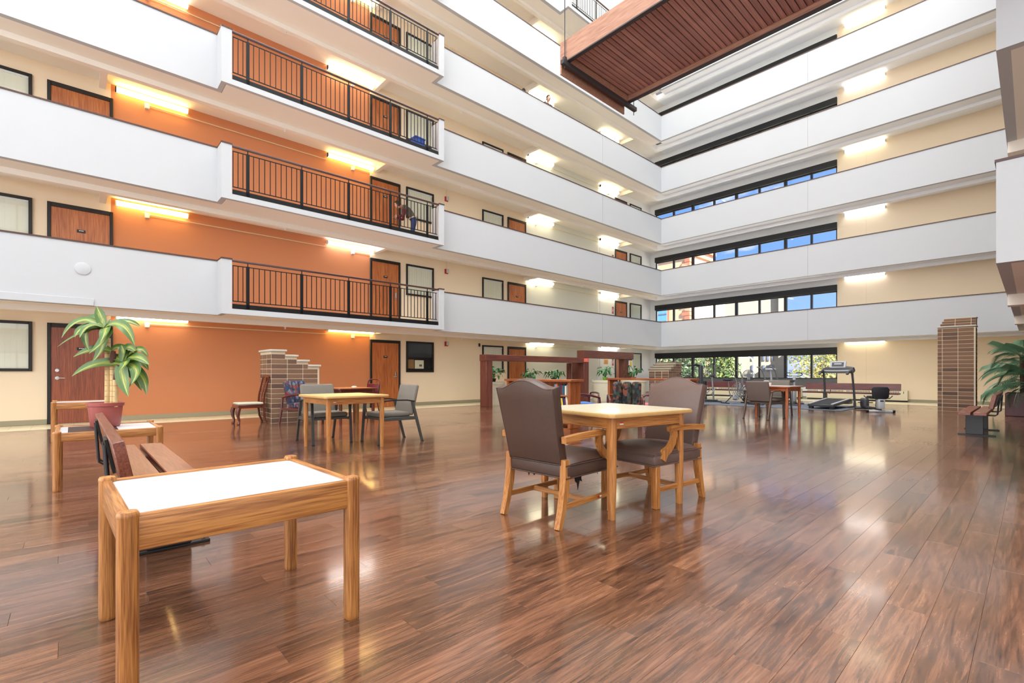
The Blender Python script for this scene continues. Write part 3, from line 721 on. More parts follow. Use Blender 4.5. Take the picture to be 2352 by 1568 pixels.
EDGEW = M('pale_wood_edge', (200, 158, 100), 0.4, var=0.08, vscale=30)
def game_table(label, loc, rz, size, h, panel, wd=OAK, stickers=True, taper=0.75):
    t = thing('square_table', label, 'table', loc, rz)
    s = size / 2; c = 0.03
    oct_ = [(-s + c, -s), (s - c, -s), (s, -s + c), (s, s - c), (s - c, s), (-s + c, s), (-s, s - c), (-s, -s + c)]
    MB().prism(oct_, 'z', h - 0.034, h - 0.002, bev=0.009, seg=2).build('top_edge', EDGEW if wd is OAK else wd['x'], t)
    q = s - 0.014
    MB().prism([(x * q / s, y * q / s) for x, y in oct_], 'z', h - 0.006, h).build('tabletop', panel, t)
    lg = s - 0.085
    for sx in (-1, 1):
        for sy in (-1, 1):
            ring = lambda k, z: [(sx * lg + px * k, sy * lg + py * k, z) for px, py in squircle(0.031, 12)]
            f = MB().loft([ring(1, h - 0.034), ring(1, h - 0.20), ring(0.97, h * 0.4), ring(taper, 0.012), ring(taper, 0.0)]).build('leg', wd['z'], t)
            MB().lathe([(0.022, 0), (0.024, 0.004), (0.02, 0.008)], 10, (sx * lg, sy * lg, 0)).build('foot_glide', DARKF, f)
    for k in (-1, 1):
        MB().box(-lg + 0.02, lg - 0.02, k * lg - 0.012 + k * 0.012, k * lg + 0.012 + k * 0.012, h - 0.118, h - 0.034, bev=0.004).build('apron', wd['x'], t)
        MB().box(k * lg - 0.012 + k * 0.012, k * lg + 0.012 + k * 0.012, -lg + 0.02, lg - 0.02, h - 0.118, h - 0.034, bev=0.004).build('apron', wd['y'], t)
    if stickers:
        x = -lg + 0.075
        MB().box(x - 0.018, x + 0.018, -lg - 0.0265, -lg - 0.024, h - 0.088, h - 0.079).build('white_sticker', WHITEP, t)
        MB().box(x - 0.014, x + 0.018, -lg - 0.0265, -lg - 0.024, h - 0.077, h - 0.070).build('red_sticker', STICK_R, t)
    return t
game_table('square oak table with cream top between two brown leather armchairs', (3.30, 2.385, 0), radians(-8.0), 0.945, 0.768, CREAML)
game_table('square oak table with pale yellow top between two grey chairs, before the brick planter', (2.885, 6.74, 0), radians(1.5), 0.95, 0.752, YELLOWL)
ORW = {a: wood('orange_wood_' + a, (190, 104, 56), (140, 66, 34), a, 0.35) for a in 'xyz'}
game_table('small orange-brown table with white top before the treadmill', (12.46, 4.15, 0), radians(-4), 0.86, 0.76, WHITEL, ORW, stickers=False)
game_table('brown wooden table against the orange wall behind grey chairs', (4.35, 9.95, 0), radians(6), 0.92, 0.75, ORW['x'], {a: MAHOG for a in 'xyz'}, stickers=False)
t = thing('tissue_box', 'small pink and white tissue box on the table before the treadmill', 'tissue box', (12.2, 4.32, 0.76), 0.2)
MB().box(-0.06, 0.06, -0.11, 0.11, 0, 0.075, bev=0.006).build('box_body', M('pale_pink_card', (222, 200, 196), 0.7), t)
MB().loft([[(0.02 * cos(a), 0.05 * sin(a), 0.074) for a in [k * pi / 4 for k in range(8)]], [(0.035 * cos(a), 0.06 * sin(a) + 0.01 * cos(3 * a), 0.10) for a in [k * pi / 4 for k in range(8)]], [(0.01 * cos(a), 0.045 * sin(a), 0.125) for a in [k * pi / 4 for k in range(8)]]]).build('tissue', WHITEP, t)
t = thing('card_holder', 'small cream holder on the brown table by the orange wall', 'holder', (4.42, 9.8, 0.75), 0)
MB().box(-0.05, 0.05, -0.04, 0.04, 0, 0.03, bev=0.008).build('holder_body', CREAML, t)
MB().box(-0.03, 0.03, -0.03, 0.03, 0.03, 0.036).build('cards', WHITEP, t)

# upholstered armchairs with wooden arms and H stretchers (facing +x)
def wood_armchair(label, loc, rz, lea, torn, sticker=False):
    t = thing('leather_armchair', label, 'chair', loc, rz)
    W2 = 0.275
    # seat: upholstered box with crowned top
    MB().box(-0.03, 0.60, -W2 - 0.015, W2 + 0.015, 0.335, 0.425, bev=0.02, seg=2).build('seat_box', lea, t)
    rings = []
    for x, k in ((-0.01, .0), (0.03, .7), (0.15, .95), (0.32, 1), (0.48, .95), (0.57, .65), (0.605, 0)):
        r = []
        for y, q in ((-W2 - 0.008, 0), (-W2 + 0.04, .7), (-0.12, .95), (0, 1), (0.12, .95), (W2 - 0.04, .7), (W2 + 0.008, 0)):
            r.append((x, y, 0.42 + 0.055 * k ** 0.8 * (0.25 + 0.75 * q)))
        rings.append([(x, W2, 0.41), (x, -W2, 0.41)] + r)
    MB().loft(rings).build('seat_cushion', lea, t)
    MB().tube([(-0.03, -W2 - 0.016, 0.424), (0.60, -W2 - 0.016, 0.424), (0.602, W2 + 0.016, 0.424), (-0.03, W2 + 0.016, 0.424), (-0.03, -W2 - 0.016, 0.424)], 0.005, 6).tube([(-0.03, -W2 - 0.014, 0.337), (0.60, -W2 - 0.014, 0.337), (0.602, W2 + 0.014, 0.337), (-0.03, W2 + 0.014, 0.337), (-0.03, -W2 - 0.014, 0.337)], 0.005, 6).build('piping', lea, t)
    # camel back
    n = 24; out = [(-0.235, 0.0), ]
    top = []
    for i in range(n + 1):
        y = -0.275 + 0.55 * i / n; u = abs(y) / 0.275
        z = 0.530 + 0.062 * (0.5 + 0.5 * cos(pi * min(1, u ** 1.15 / 0.86))) + (0.006 * max(0, (u - 0.8) / 0.2))
        top.append((y, z))
    out = [(0.245, 0.0), (0.252, 0.2), (0.268, 0.45)] + list(reversed(top)) + [(-0.268, 0.45), (-0.252, 0.2), (-0.245, 0.0)]
    m = Matrix.Translation((-0.008, 0, 0.435)) @ Matrix.Rotation(radians(-12.5), 4, 'Y')
    MB().prism(out, 'x', -0.035, 0.045, bev=0.016, seg=2).xf(m).build('backrest', lea, t)
    q = MB(); q.tube([(-0.0305, y * 0.981, z - 0.0055) for y, z in out], 0.0045, 6).tube([(0.0405, y * 0.981, z - 0.0055) for y, z in out], 0.0045, 6).xf(m).build('back_piping', lea, t)
    for s in (-1, 1):
        y = s * (W2 - 0.012)
        MB().bar([(-0.085, y, 0.0), (-0.05, y, 0.12), (-0.022, y, 0.25), (-0.012, y, 0.34), (-0.012, y, 0.462)], [0.042, 0.046, 0.050, 0.05, 0.046], [0.036, 0.042, 0.05, 0.05, 0.046], (1, 0, 0)).build('leg', OAK['z'], t)
        f = MB().box(0.525, 0.575, y - 0.025, y + 0.025, 0.0, 0.34, bev=0.004)
        for j in (-1, 0, 1): f.box(0.5745, 0.578, y + j * 0.013 - 0.003, y + j * 0.013 + 0.003, 0.02, 0.33).box(0.55 + j * 0.013 - 0.003, 0.55 + j * 0.013 + 0.003, y + s * 0.0245, y + s * 0.028, 0.02, 0.33)
        f.build('leg', OAK['z'], t)
        MB().box(-0.05, 0.53, y - 0.011, y + 0.011, 0.125, 0.165, bev=0.003).build('stretcher', OAK['x'], t)
        ya = s * (W2 + 0.012)
        MB().bar([(-0.055, ya, 0.60), (0.10, ya, 0.612), (0.28, ya, 0.618), (0.37, ya, 0.622), (0.415, ya, 0.612)], 0.042, [0.045, 0.042, 0.04, 0.045, 0.04]).build('armrest', OAK['x'], t)
        MB().bar([(0.36, ya, 0.605), (0.352, ya, 0.56), (0.372, ya, 0.505), (0.42, ya, 0.455), (0.475, ya, 0.43), (0.505, ya, 0.375)], 0.034, [0.055, 0.052, 0.05, 0.055, 0.066, 0.06], (1, 0, 0.001)).build('arm_support', OAK['z'], t)
    MB().box(0.235, 0.26, -W2 + 0.02, W2 - 0.02, 0.125, 0.16, bev=0.003).build('stretcher', OAK['y'], t)
    if sticker:
        MB().box(0.38, 0.40, -W2 - 0.002, -W2 + 0.002, 0.14, 0.152).build('white_sticker', WHITEP, t)
        MB().box(0.355, 0.378, -W2 - 0.002, -W2 + 0.002, 0.139, 0.151).build('red_sticker', STICK_R, t)
    for (x, y, w, dep, sk) in torn:
        pts = [(0, 0), (w, 0), (w * 0.95, -dep * 0.35), (w * 1.05, -dep * 0.55), (w * 0.72, -dep * 0.45), (w * 0.6, -dep * 0.7), (w * 0.48, -dep), (w * 0.36, -dep * 0.55), (w * 0.1, -dep * 0.4)]
        mb = MB().prism([(p[0] - w / 2, p[1]) for p in pts], 'y', -0.0015, 0.0015)
        mb.xf(Matrix.Translation((x, y, 0.336)) @ Matrix.Rotation(sk, 4, 'Z')).build('torn_lining', TORN, t)
    return t
wood_armchair('brown leather armchair with orange wooden arms, its back to the camera', (2.475, 2.425, 0), radians(2.5), LEATHER, [(0.17, -0.235, 0.10, 0.115, 0.1), (0.46, -0.20, 0.05, 0.05, 0.8), (0.06, 0.14, 0.07, 0.05, 1.3), (0.02, 0.05, 0.07, 0.03, 1.5)], True)
wood_armchair('taupe leather armchair with orange wooden arms facing the camera across the table', (3.915, 2.19, 0), radians(174), LEATHER2, [(0.2, 0.22, 0.05, 0.04, 0.3), (0.45, -0.2, 0.06, 0.03, 0.7)])

# wooden benches (seat faces +x, length along y)
def bench(label, loc, rz, L_, feet, wood_m=BENCHW):
    t = thing('bench', label, 'bench', loc, rz)
    for a, b in ((0.035, 0.195), (0.225, 0.385)):
        MB().box(a, b, -L_ / 2, L_ / 2, 0.368, 0.42, bev=0.006).build('seat_plank', wood_m, t)
    m = Matrix.Translation((-0.03, 0, 0.60)) @ Matrix.Rotation(radians(-11), 4, 'Y')
    MB().box(-0.026, 0.026, -L_ / 2, L_ / 2, -0.115, 0.115, bev=0.005, mtx=m).build('back_plank', wood_m, t)
    for f in feet:
        MB().box(0.10, 0.32, f - 0.04, f + 0.04, 0.02, 0.368, bev=0.004).build('pedestal', BLACKM, t)
        fb = MB().box(-0.05, 0.42, f - 0.03, f + 0.03, 0.0, 0.018, bev=0.003).build('foot_bar', BLACKM, t)
        for bx in (-0.02, 0.385): MB().cyl((bx, f, 0.018), (bx, f, 0.03), 0.012, n=6).build('bolt', STEEL, fb)
        pl = MB().box(-0.007, 0.007, f - 0.10, f + 0.10, -0.10, 0.09, mtx=Matrix.Translation((-0.066, 0, 0.60)) @ Matrix.Rotation(radians(-11), 4, 'Y')).build('back_bracket', BLACKM, t)
        for s in (-1, 1):
            MB().tube([(-0.085, f + s * 0.09, 0.66), (-0.075, f + s * 0.09, 0.50), (-0.066, f + s * 0.09, 0.37), (-0.04, f + s * 0.09, 0.35), (0.14, f + s * 0.09, 0.352)], 0.009, 8).build('bracket_rod', BLACKM, t)
    return t
bench('reddish brown slatted bench behind the nearest white-topped end table', (0.215, 4.24, 0), 0, 2.36, (-0.72, 0.72))
bench('reddish brown bench on a black pedestal beside the brick pillar', (11.95, 0.47, 0), radians(90), 2.3, (0.60, -0.60))
DKBENCH = wood('bench_dark_red', (110, 48, 44), (72, 28, 28), 'y', 0.4, 0.7, 0.2)
bench('long dark red bench along the end wall behind the exercise bikes', (19.9, 8.65, 0), radians(180), 2.9, (-0.8, 0.9), DKBENCH)
bench('long dark red bench along the end wall behind the treadmill', (19.9, 4.30, 0), radians(180), 2.75, (-0.7, 0.8), DKBENCH)

# grey guest chairs with metal side frames (facing +x)
def guest_chair(label, loc, rz, fab, met, armc):
    t = thing('guest_chair', label, 'chair', loc, rz)
    MB().box(0.03, 0.53, -0.255, 0.255, 0.395, 0.465, bev=0.028, seg=3).build('seat', fab, t)
    m = Matrix.Translation((0.015, 0, 0.41)) @ Matrix.Rotation(radians(-13), 4, 'Y')
    MB().box(-0.035, 0.035, -0.262, 0.262, 0.0, 0.485, bev=0.03, seg=3, mtx=m).build('backrest', fab, t)
    for s in (-1, 1):
        y = s * 0.285
        MB().bar([(0.575, y, 0.0), (0.55, y, 0.35), (0.52, y, 0.60), (0.49, y, 0.638)], 0.034, [0.03, 0.032, 0.034, 0.03], (1, 0, 0.01)).build('leg', met, t)
        MB().bar([(-0.155, y, 0.0), (-0.06, y, 0.34), (0.02, y, 0.625)], 0.032, [0.032, 0.038, 0.036], (1, 0, 0.01)).build('leg', met, t)
        MB().box(-0.04, 0.55, y - 0.012, y + 0.012, 0.345, 0.395, bev=0.003).build('side_rail', met, t)
        MB().bar([(-0.015, y, 0.626), (0.12, y, 0.648), (0.32, y, 0.652), (0.50, y, 0.642)], [0.045, 0.052, 0.052, 0.046], [0.018, 0.02, 0.02, 0.018]).build('armrest', armc, t)
        for (x, zz) in ((0.575, 0), (-0.155, 0)): MB().box(x - 0.018, x + 0.018, y - 0.019, y + 0.019, 0, 0.012).build('rubber_foot', BLACKM, t)
    MB().box(0.02, 0.54, -0.27, 0.27, 0.36, 0.395, bev=0.004).build('seat_frame', met, t)
    return t
BLKARM = M('black_arm_pad', (24, 24, 26), 0.5)
guest_chair('grey fabric chair with black arms on the right of the yellow-topped table', (3.88, 6.76, 0), radians(179), GREYF, GREYMET, BLKARM)
guest_chair('grey fabric chair behind the yellow-topped table, before the patterned chair', (2.88, 7.68, 0), radians(-91), GREYF, GREYMET, BLKARM)
guest_chair('taupe chair with its back to the camera at the small orange-brown table', (11.74, 4.31, 0), radians(-7), TAUPEF, TAUPEMET, TAUPEMET)
guest_chair('grey chair on the window side of the small orange-brown table', (13.28, 4.42, 0), radians(184), GREYF, TAUPEMET, TAUPEMET)

# bentwood lounge chairs (facing +x)
def lounge_chair(label, loc, rz, seat_m, back_m, rolls=True):
    t = thing('lounge_chair', label, 'chair', loc, rz)
    MB().box(0.02, 0.56, -0.25, 0.25, 0.34, 0.455, bev=0.035, seg=3).build('seat', seat_m, t)
    m = Matrix.Translation((0.03, 0, 0.42)) @ Matrix.Rotation(radians(-14), 4, 'Y')
    if rolls:
        for j in (-1, 0, 1):
            MB().box(-0.06, 0.055, j * 0.168 - 0.083, j * 0.168 + 0.083, 0.0, 0.50, bev=0.05, seg=3, mtx=m).build('back_cushion', back_m, t)
    else:
        MB().tube([(-0.05, -0.25, 0.36), (-0.06, -0.25, 0.58), (-0.075, -0.20, 0.645), (-0.08, 0, 0.66), (-0.075, 0.20, 0.645), (-0.06, 0.25, 0.58), (-0.05, 0.25, 0.36)], 0.018, 8).build('back_hoop', BURGM, t)
    for s in (-1, 1):
        y = s * 0.295
        MB().tube([(0.60, y, 0.0), (0.585, y, 0.30), (0.57, y, 0.52), (0.545, y, 0.60), (0.48, y, 0.635), (0.30, y, 0.63), (0.10, y, 0.60), (-0.07, y, 0.555)], [0.018, 0.021, 0.022, 0.023, 0.024, 0.023, 0.022, 0.02], 8).build('arm_frame', BURGM, t)
        MB().tube([(-0.16, y, 0.0), (-0.09, y, 0.30), (-0.06, y, 0.56)], [0.018, 0.021, 0.02], 8).build('leg', BURGM, t)
        MB().box(-0.08, 0.58, y - 0.012, y + 0.012, 0.31, 0.355, bev=0.004).build('side_rail', BURGM, t)
    MB().box(0.02, 0.05, -0.285, 0.285, 0.30, 0.345).box(0.53, 0.56, -0.285, 0.285, 0.30, 0.345).build('cross_rail', BURGM, t)
    return t
lounge_chair('burgundy bentwood chair with dark striped channel back, turned from the camera', (7.37, 4.97, 0), radians(40), PINKF, PATD)
lounge_chair('burgundy bentwood chair with bright blue seat facing the bookcase', (8.05, 6.30, 0), radians(150), BLUEF, BLUEF, False)
lounge_chair('burgundy bentwood chair with a pink seat behind the taupe leather armchair', (8.75, 4.85, 0), radians(120), PINKF, PINKF, False)
lounge_chair('burgundy bentwood chair with blue and red patterned back before the brick planter', (3.45, 10.42, 0), radians(-68), PATB, PATB)

# mahogany side chair with cabriole legs (facing +x)
t = thing('side_chair', 'mahogany side chair with pale padded seat leaning against the brick planter', 'chair', (2.98, 11.18, 0), radians(180))
MB().box(0.02, 0.50, -0.22, 0.22, 0.405, 0.45, bev=0.02, seg=3).build('seat', DAMASK, t)
MB().prism([(0.0, -0.19), (0.51, -0.235), (0.51, 0.235), (0.0, 0.19)], 'z', 0.335, 0.41, bev=0.008).build('seat_frame', MAHOG, t)
for s in (-1, 1):
    MB().tube([(0.485, s * 0.215, 0.345), (0.505, s * 0.225, 0.27), (0.50, s * 0.222, 0.17), (0.475, s * 0.21, 0.08), (0.485, s * 0.215, 0.045), (0.495, s * 0.22, 0.02), (0.495, s * 0.22, 0.0)], [0.042, 0.045, 0.028, 0.02, 0.026, 0.034, 0.026], 10).build('leg', MAHOG, t)
    MB().bar([(-0.06, s * 0.175, 0.0), (0.0, s * 0.18, 0.16), (0.02, s * 0.185, 0.36), (0.0, s * 0.19, 0.60), (-0.05, s * 0.2, 0.82), (-0.085, s * 0.215, 0.98)], 0.034, [0.03, 0.034, 0.04, 0.034, 0.03, 0.028], (1, 0, 0.01)).build('back_post', MAHOG, t)
MB().bar([(-0.083, -0.235, 0.965), (-0.09, -0.12, 1.0), (-0.09, 0, 0.99), (-0.09, 0.12, 1.0), (-0.083, 0.235, 0.965)], 0.024, [0.045, 0.055, 0.05, 0.055, 0.045]).build('crest_rail', MAHOG, t)
MB().bar([(0.015, 0, 0.41), (0.0, 0, 0.60), (-0.045, 0, 0.80), (-0.085, 0, 0.98)], [0.14, 0.10, 0.15, 0.11], 0.012, (1, 0, 0.01)).build('splat', MAHOG, t)

# burgundy stacking chair by the brown door
t = thing('stacking_chair', 'burgundy stacking chair with a handle slot by the brown table', 'chair', (4.98, 10.12, 0), radians(195))
RV = M('burgundy_vinyl', (96, 22, 26), 0.4)
out = [(-0.2, 0), (0.2, 0), (0.195, 0.3), (0.15, 0.40), (0.07, 0.425), (-0.07, 0.425), (-0.15, 0.40), (-0.195, 0.3)]
m = Matrix.Translation((0.0, 0, 0.50)) @ Matrix.Rotation(radians(-10), 4, 'Y')
MB().prism([(-0.2, 0), (0.2, 0), (0.197, 0.33), (-0.197, 0.33)], 'x', -0.022, 0.022, bev=0.012, seg=2).xf(m).build('backrest', RV, t)
MB().tube([(0, -0.20, 0.30), (0, -0.185, 0.38), (0, -0.12, 0.425), (0, 0, 0.432), (0, 0.12, 0.425), (0, 0.185, 0.38), (0, 0.20, 0.30)], 0.014, 8).xf(m).build('handle_loop', RV, t)
MB().box(0.02, 0.43, -0.21, 0.21, 0.42, 0.475, bev=0.022, seg=3).build('seat', RV, t)
for s in (-1, 1):
    MB().tube([(0.44, s * 0.205, 0.0), (0.40, s * 0.20, 0.42)], 0.011, 8).build('leg', BLACKM, t)
    MB().tube([(-0.07, s * 0.21, 0.0), (0.02, s * 0.205, 0.42), (-0.005, s * 0.205, 0.52), (-0.055, s * 0.2, 0.80)], 0.011, 8).build('leg', BLACKM, t)

# ------------------------------------------------------------------ brick planters, arbour, bookcases, plants
BRICK = brick_mat('brown_brick', (118, 84, 62), (92, 66, 54), (134, 100, 76))
MORTAR = M('pale_mortar', (206, 192, 166), 0.9)
STONE = M('grey_capstone', (190, 182, 166), 0.8, var=0.08, vscale=10)
bcache = {}
def brick_mesh(l, h, w=0.05):
    k = (round(l, 3), round(h, 3))
    if k not in bcache: bcache[k] = MB().box(-l / 2, l / 2, -0.018, 0.018, -h / 2, h / 2, bev=0.004).mesh('brick', BRICK, smooth=False)
    return bcache[k]
def brick_wall(name, label, cat, loc, depth, steps, bl=0.325, ch=0.105, j=0.0105, cap=True, first=0.0, rz=0, capm=None):
    """steps: list of (x0, x1, top) along local x; thickness 'depth' along local +y; outer faces at y=0, x=x0"""
    t = thing(name, label, cat, loc, rz)
    x_0 = steps[0][0]; x_1 = steps[-1][1]
    core = MB()
    for a, b, h in steps: core.box(a + (0.003 if a == x_0 else -0.001), b - (0.003 if b == x_1 else 0.0), 0.003, depth - 0.003, 0, h - 0.03)
    core.build('mortar_core', MORTAR, t, smooth=False)
    def run(u0, u1, z, place):
        u = u0; f = first
        n = 0
        while u < u1 - 0.02:
            e = min(u1, u + (f if (n == 0 and f) else bl)); l = e - u - j
            if l > 0.025: place((u + e) / 2, l, z)
            u = e; n += 1
    zmax = max(h for _, _, h in steps); nz = int(round((zmax - 0.03) / ch))
    for c in range(nz):
        z = (c + 0.5) * ch; zt = (c + 1) * ch
        ok = [(a, b) for a, b, h in steps if h - 0.03 + 0.02 >= zt]
        if not ok: continue
        a0 = min(a for a, _ in ok); b0 = max(b for _, b in ok)
        h = ch - j
        run(a0, b0, z, lambda p, l, z: inst('brick', brick_mesh(l, h), t, (p, 0.016, z)))
        run(a0, b0, z, lambda p, l, z: inst('brick', brick_mesh(l, h), t, (p, depth - 0.016, z)))
        run(0.0, depth, z, lambda p, l, z: inst('brick', brick_mesh(l - 0.012, h), t, (a0 + 0.016, p, z), (0, 0, pi / 2)))
        run(0.0, depth, z, lambda p, l, z: inst('brick', brick_mesh(l - 0.012, h), t, (b0 - 0.016, p, z), (0, 0, pi / 2)))
    if cap:
        for i, (a, b, h) in enumerate(steps):
            MB().box(a - (0.03 if i == 0 or steps[i - 1][2] < h else 0.0), b + (0.03 if i == len(steps) - 1 or steps[i + 1][2] < h else 0.0), -0.03, depth + 0.03, h - 0.03, h + 0.012, bev=0.006).build('capstone', capm or STONE, t)
    return t
brick_wall('brick_planter', 'brown brick planter wall stepping down rightwards by the orange wall', 'planter', (3.09, 10.9, 0), 0.80, [(0, 0.28, 1.555), (0.28, 0.52, 1.45), (0.52, 0.76, 1.345), (0.76, 1.01, 1.24)])
brick_wall('brick_pillar', 'tall brown brick pillar with stepped top beside the palm', 'pillar', (18.07, 1.84, 0), 0.52, [(0, 0.78, 2.36)], bl=0.325, ch=0.1105, first=0.10, rz=-pi / 2, cap=False)
brick_wall('brick_planter', 'brown brick planter stepping up towards the end windows', 'planter', (18.6, 10.45, 0), 0.95, [(0, 0.20, 1.24), (0.20, 0.40, 1.345), (0.40, 0.60, 1.45), (0.60, 1.1, 1.555)], capm=M('brown_capstone', (128, 112, 96), 0.85, var=0.1, vscale=10))

pill = [o for o in COL.objects if o.name == 'brick_pillar'][0]
# ledge course and the three set-back courses on top of the pillar (local x runs along the face, y into it)
MB().box(-0.015, 0.795, -0.015, 0.535, 2.345, 2.385, bev=0.006).build('capstone', STONE, pill)
for i in range(3):
    z0 = 2.385 + i * 0.07; d = 0.05 + 0.035 * i
    MB().box(d + 0.003, 0.777, d + 0.003, 0.512, z0, z0 + 0.07).build('mortar_core', MORTAR, pill, smooth=False)
    x = d; k = 0
    while x < 0.76:
        e = min(0.78, x + (0.325 if k else 0.36 - d)); l = e - x - 0.01
        if l > 0.03:
            inst('brick', brick_mesh(l, 0.06), pill, ((x + e) / 2, d + 0.016, z0 + 0.035))
        x = e; k += 1
    inst('brick', brick_mesh(0.47 - d, 0.06), pill, (d + 0.016, (d + 0.52) / 2, z0 + 0.035), (0, 0, pi / 2))
    inst('brick', brick_mesh(0.47 - d, 0.06), pill, (0.764, (d + 0.52) / 2, z0 + 0.035), (0, 0, pi / 2))
MB().box(0.13, 0.795, 0.13, 0.535, 2.595, 2.62, bev=0.005).build('capstone', STONE, pill)
# a narrow black slot of metal on the pillar's shaded edge

RW = {a: wood('arbour_redwood_' + a, (118, 62, 46), (80, 38, 30), a, 0.5, 0.5, 0.05) for a in 'xyz'}
SHELFW = {a: wood('bookcase_wood_' + a, (170, 96, 48), (116, 58, 28), a, 0.45, 0.6, 0.1) for a in 'xyz'}
t = thing('timber_arbour', 'lower reddish timber frame around the planters, by the beige wall', 'arbour', (9.54, 11.60, 0))
MB().box(0, 0.27, 0, 0.30, 0, 1.47, bev=0.008).build('post', RW['z'], t)
MB().box(-0.02, 4.81, -0.006, 0.306, 1.46, 1.66, bev=0.006).build('beam', RW['x'], t)
MB().box(4.30, 4.42, 0.25, 0.42, 0, 1.45, bev=0.006).build('post', RW['z'], t)
t = thing('timber_arbour', 'taller reddish timber frame beside the white doors near the corner', 'arbour', (14.37, 11.60, 0))
MB().box(0, 0.30, 0, 0.60, 0, 1.655, bev=0.008).build('post', RW['z'], t)
MB().box(-0.008, 3.35, -0.008, 0.34, 1.66, 1.95, bev=0.006).build('beam', RW['x'], t)
MB().box(2.72, 3.33, 0.05, 0.32, 0, 1.66, bev=0.006).build('post', RW['z'], t)
q = MB().box(-0.015, 0.27, -0.012, 0.0, 1.50, 1.645).build('red_notice', M('orange_red_notice', (230, 92, 72), 0.6), t)
for k, (a, b) in enumerate(((0.02, 0.22), (0.01, 0.19), (0.05, 0.20))): MB().box(a, b, -0.014, -0.012, 1.535 + k * 0.035, 1.545 + k * 0.035).build('print_line', M('notice_print', (250, 190, 170), 0.6) if k == 0 else bpy.data.materials['notice_print'], q)
q = MB().box(3.06, 3.32, 0.035, 0.05, 1.10, 1.62).build('poster', WHITEP, t)
MB().sphere((3.19, 0.034, 1.47), 0.09, 1, 0.06, 1.2).build('sunflower', M('yellow_print', (226, 180, 60), 0.7), q)

CONC = M('cream_concrete', (206, 198, 172), 0.85, var=0.12, vscale=14, bump=0.4, bscale=40)
def round_planter(label, loc, r, h):
    t = thing('round_planter', label, 'planter', loc, 0, 'round concrete planters')
    MB().lathe([(r * 0.93, 0), (r * 0.96, 0.05), (r, h - 0.10), (r * 1.03, h - 0.09), (r * 1.03, h), (r * 0.92, h), (r * 0.90, h - 0.06), (0, h - 0.06)], 32).build('tub', CONC, t)
    MB().lathe([(r * 0.90, h - 0.062), (r * 0.5, h - 0.045), (0, h - 0.04)], 16).build('soil', M('potting_soil', (58, 42, 32), 0.95, var=0.3, vscale=40) if 'potting_soil' not in bpy.data.materials else bpy.data.materials['potting_soil'], t)
    return t
round_planter('round cream concrete planter right of the taller timber post', (15.30, 11.3, 0), 0.50, 0.80)
round_planter('round cream concrete planter seen through the low open shelf', (16.95, 11.1, 0), 0.50, 0.80)
round_planter('round cream concrete planter right of the first timber post', (10.55, 12.45, 0), 0.40, 0.78)
round_planter('round cream concrete planter in the middle of the lower frame', (12.35, 12.45, 0), 0.40, 0.78)
round_planter('round cream concrete planter left of the taller timber post', (13.65, 12.5, 0), 0.38, 0.78)

# pothos-like plants
LEAFG = M('glossy_green_leaf', (40, 104, 46), 0.35, var=0.25, vscale=9)
STEMG = M('green_stem', (70, 110, 50), 0.6)
def leaf_mesh(name, L_, W_, droop, mat, fold=0.15, nseg=7, waist=0.45):
    rows = []
    for i in range(nseg + 1):
        u = i / nseg; a = droop * u * u
        x = L_ * (u - 0.18 * (a / 1.5) * u) ; z = -L_ * 0.5 * a * u * 0.9 + L_ * 0.14 * sin(pi * min(1, u * 1.4)) * (1 if droop > 0 else 0)
        w = W_ * (sin(pi * u ** waist) ** 0.8 if 0 < u < 1 else 0.02) / 2 + 0.001
        rows.append([(x, -w, z + fold * w), (x, 0, z), (x, w, z + fold * w)])
    mb = MB(); bm = mb.bm
    V = [[bm.verts.new(p) for p in r] for r in rows]
    for i in range(nseg):
        for k in range(2): bm.faces.new((V[i][k], V[i][k + 1], V[i + 1][k + 1], V[i + 1][k]))
    me = mb.mesh(name, mat); return me
POTL = [leaf_mesh('leaf', 0.20, 0.115, 0.9, LEAFG), leaf_mesh('leaf', 0.17, 0.10, 1.3, LEAFG), leaf_mesh('leaf', 0.22, 0.10, 0.5, LEAFG)]
POTC = {'green': M('lime_green_pot', (110, 190, 40), 0.4), 'white': WHITEP, 'terra': M('terracotta_pot', (170, 92, 62), 0.7), 'dark': DARKF}
def pothos(label, loc, h, n, pot, seed):
    rnd = random.Random(seed)
    t = thing('potted_plant', label, 'plant', loc, rnd.uniform(0, 6), 'houseplants on the planters')
    MB().lathe([(0.075, 0), (0.10, 0.13), (0.108, 0.13), (0.108, 0.15), (0.092, 0.15), (0.09, 0.13), (0, 0.13)], 16).build('pot', POTC[pot], t)
    st = MB()
    for i in range(n):
        a = i * 2.4 + rnd.uniform(-.4, .4); rr = rnd.uniform(0.08, 0.30); z = 0.14 + (h - 0.14) * rnd.uniform(0.25, 1.0) * (1 - 0.35 * rr / 0.3)
        p = (rr * cos(a), rr * sin(a), z)
        st.tube([(0.02 * cos(a), 0.02 * sin(a), 0.12), (rr * 0.35 * cos(a), rr * 0.35 * sin(a), 0.12 + (z - 0.12) * 0.75), p], 0.005, 5)
        s = rnd.uniform(0.85, 1.3)
        inst('leaf', POTL[i % 3], t, p, (rnd.uniform(-.4, .4), rnd.uniform(-0.1, 0.7), a + rnd.uniform(-.5, .5)), (s, s, s))
    st.build('stems', STEMG, t)
    return t
pothos('leafy green houseplant right of the first timber post, before the window', (10.55, 12.45, 0.74), 0.62, 30, 'dark', 3)
pothos('wide spreading houseplant in the middle of the lower timber frame', (12.35, 12.45, 0.74), 0.52, 26, 'dark', 4)
pothos('compact dark green houseplant left of the taller timber post', (13.65, 12.5, 0.74), 0.52, 26, 'dark', 5)
pothos('houseplant in a lime green pot right of the taller timber post', (15.30, 11.3, 0.765), 0.68, 22, 'green', 6)
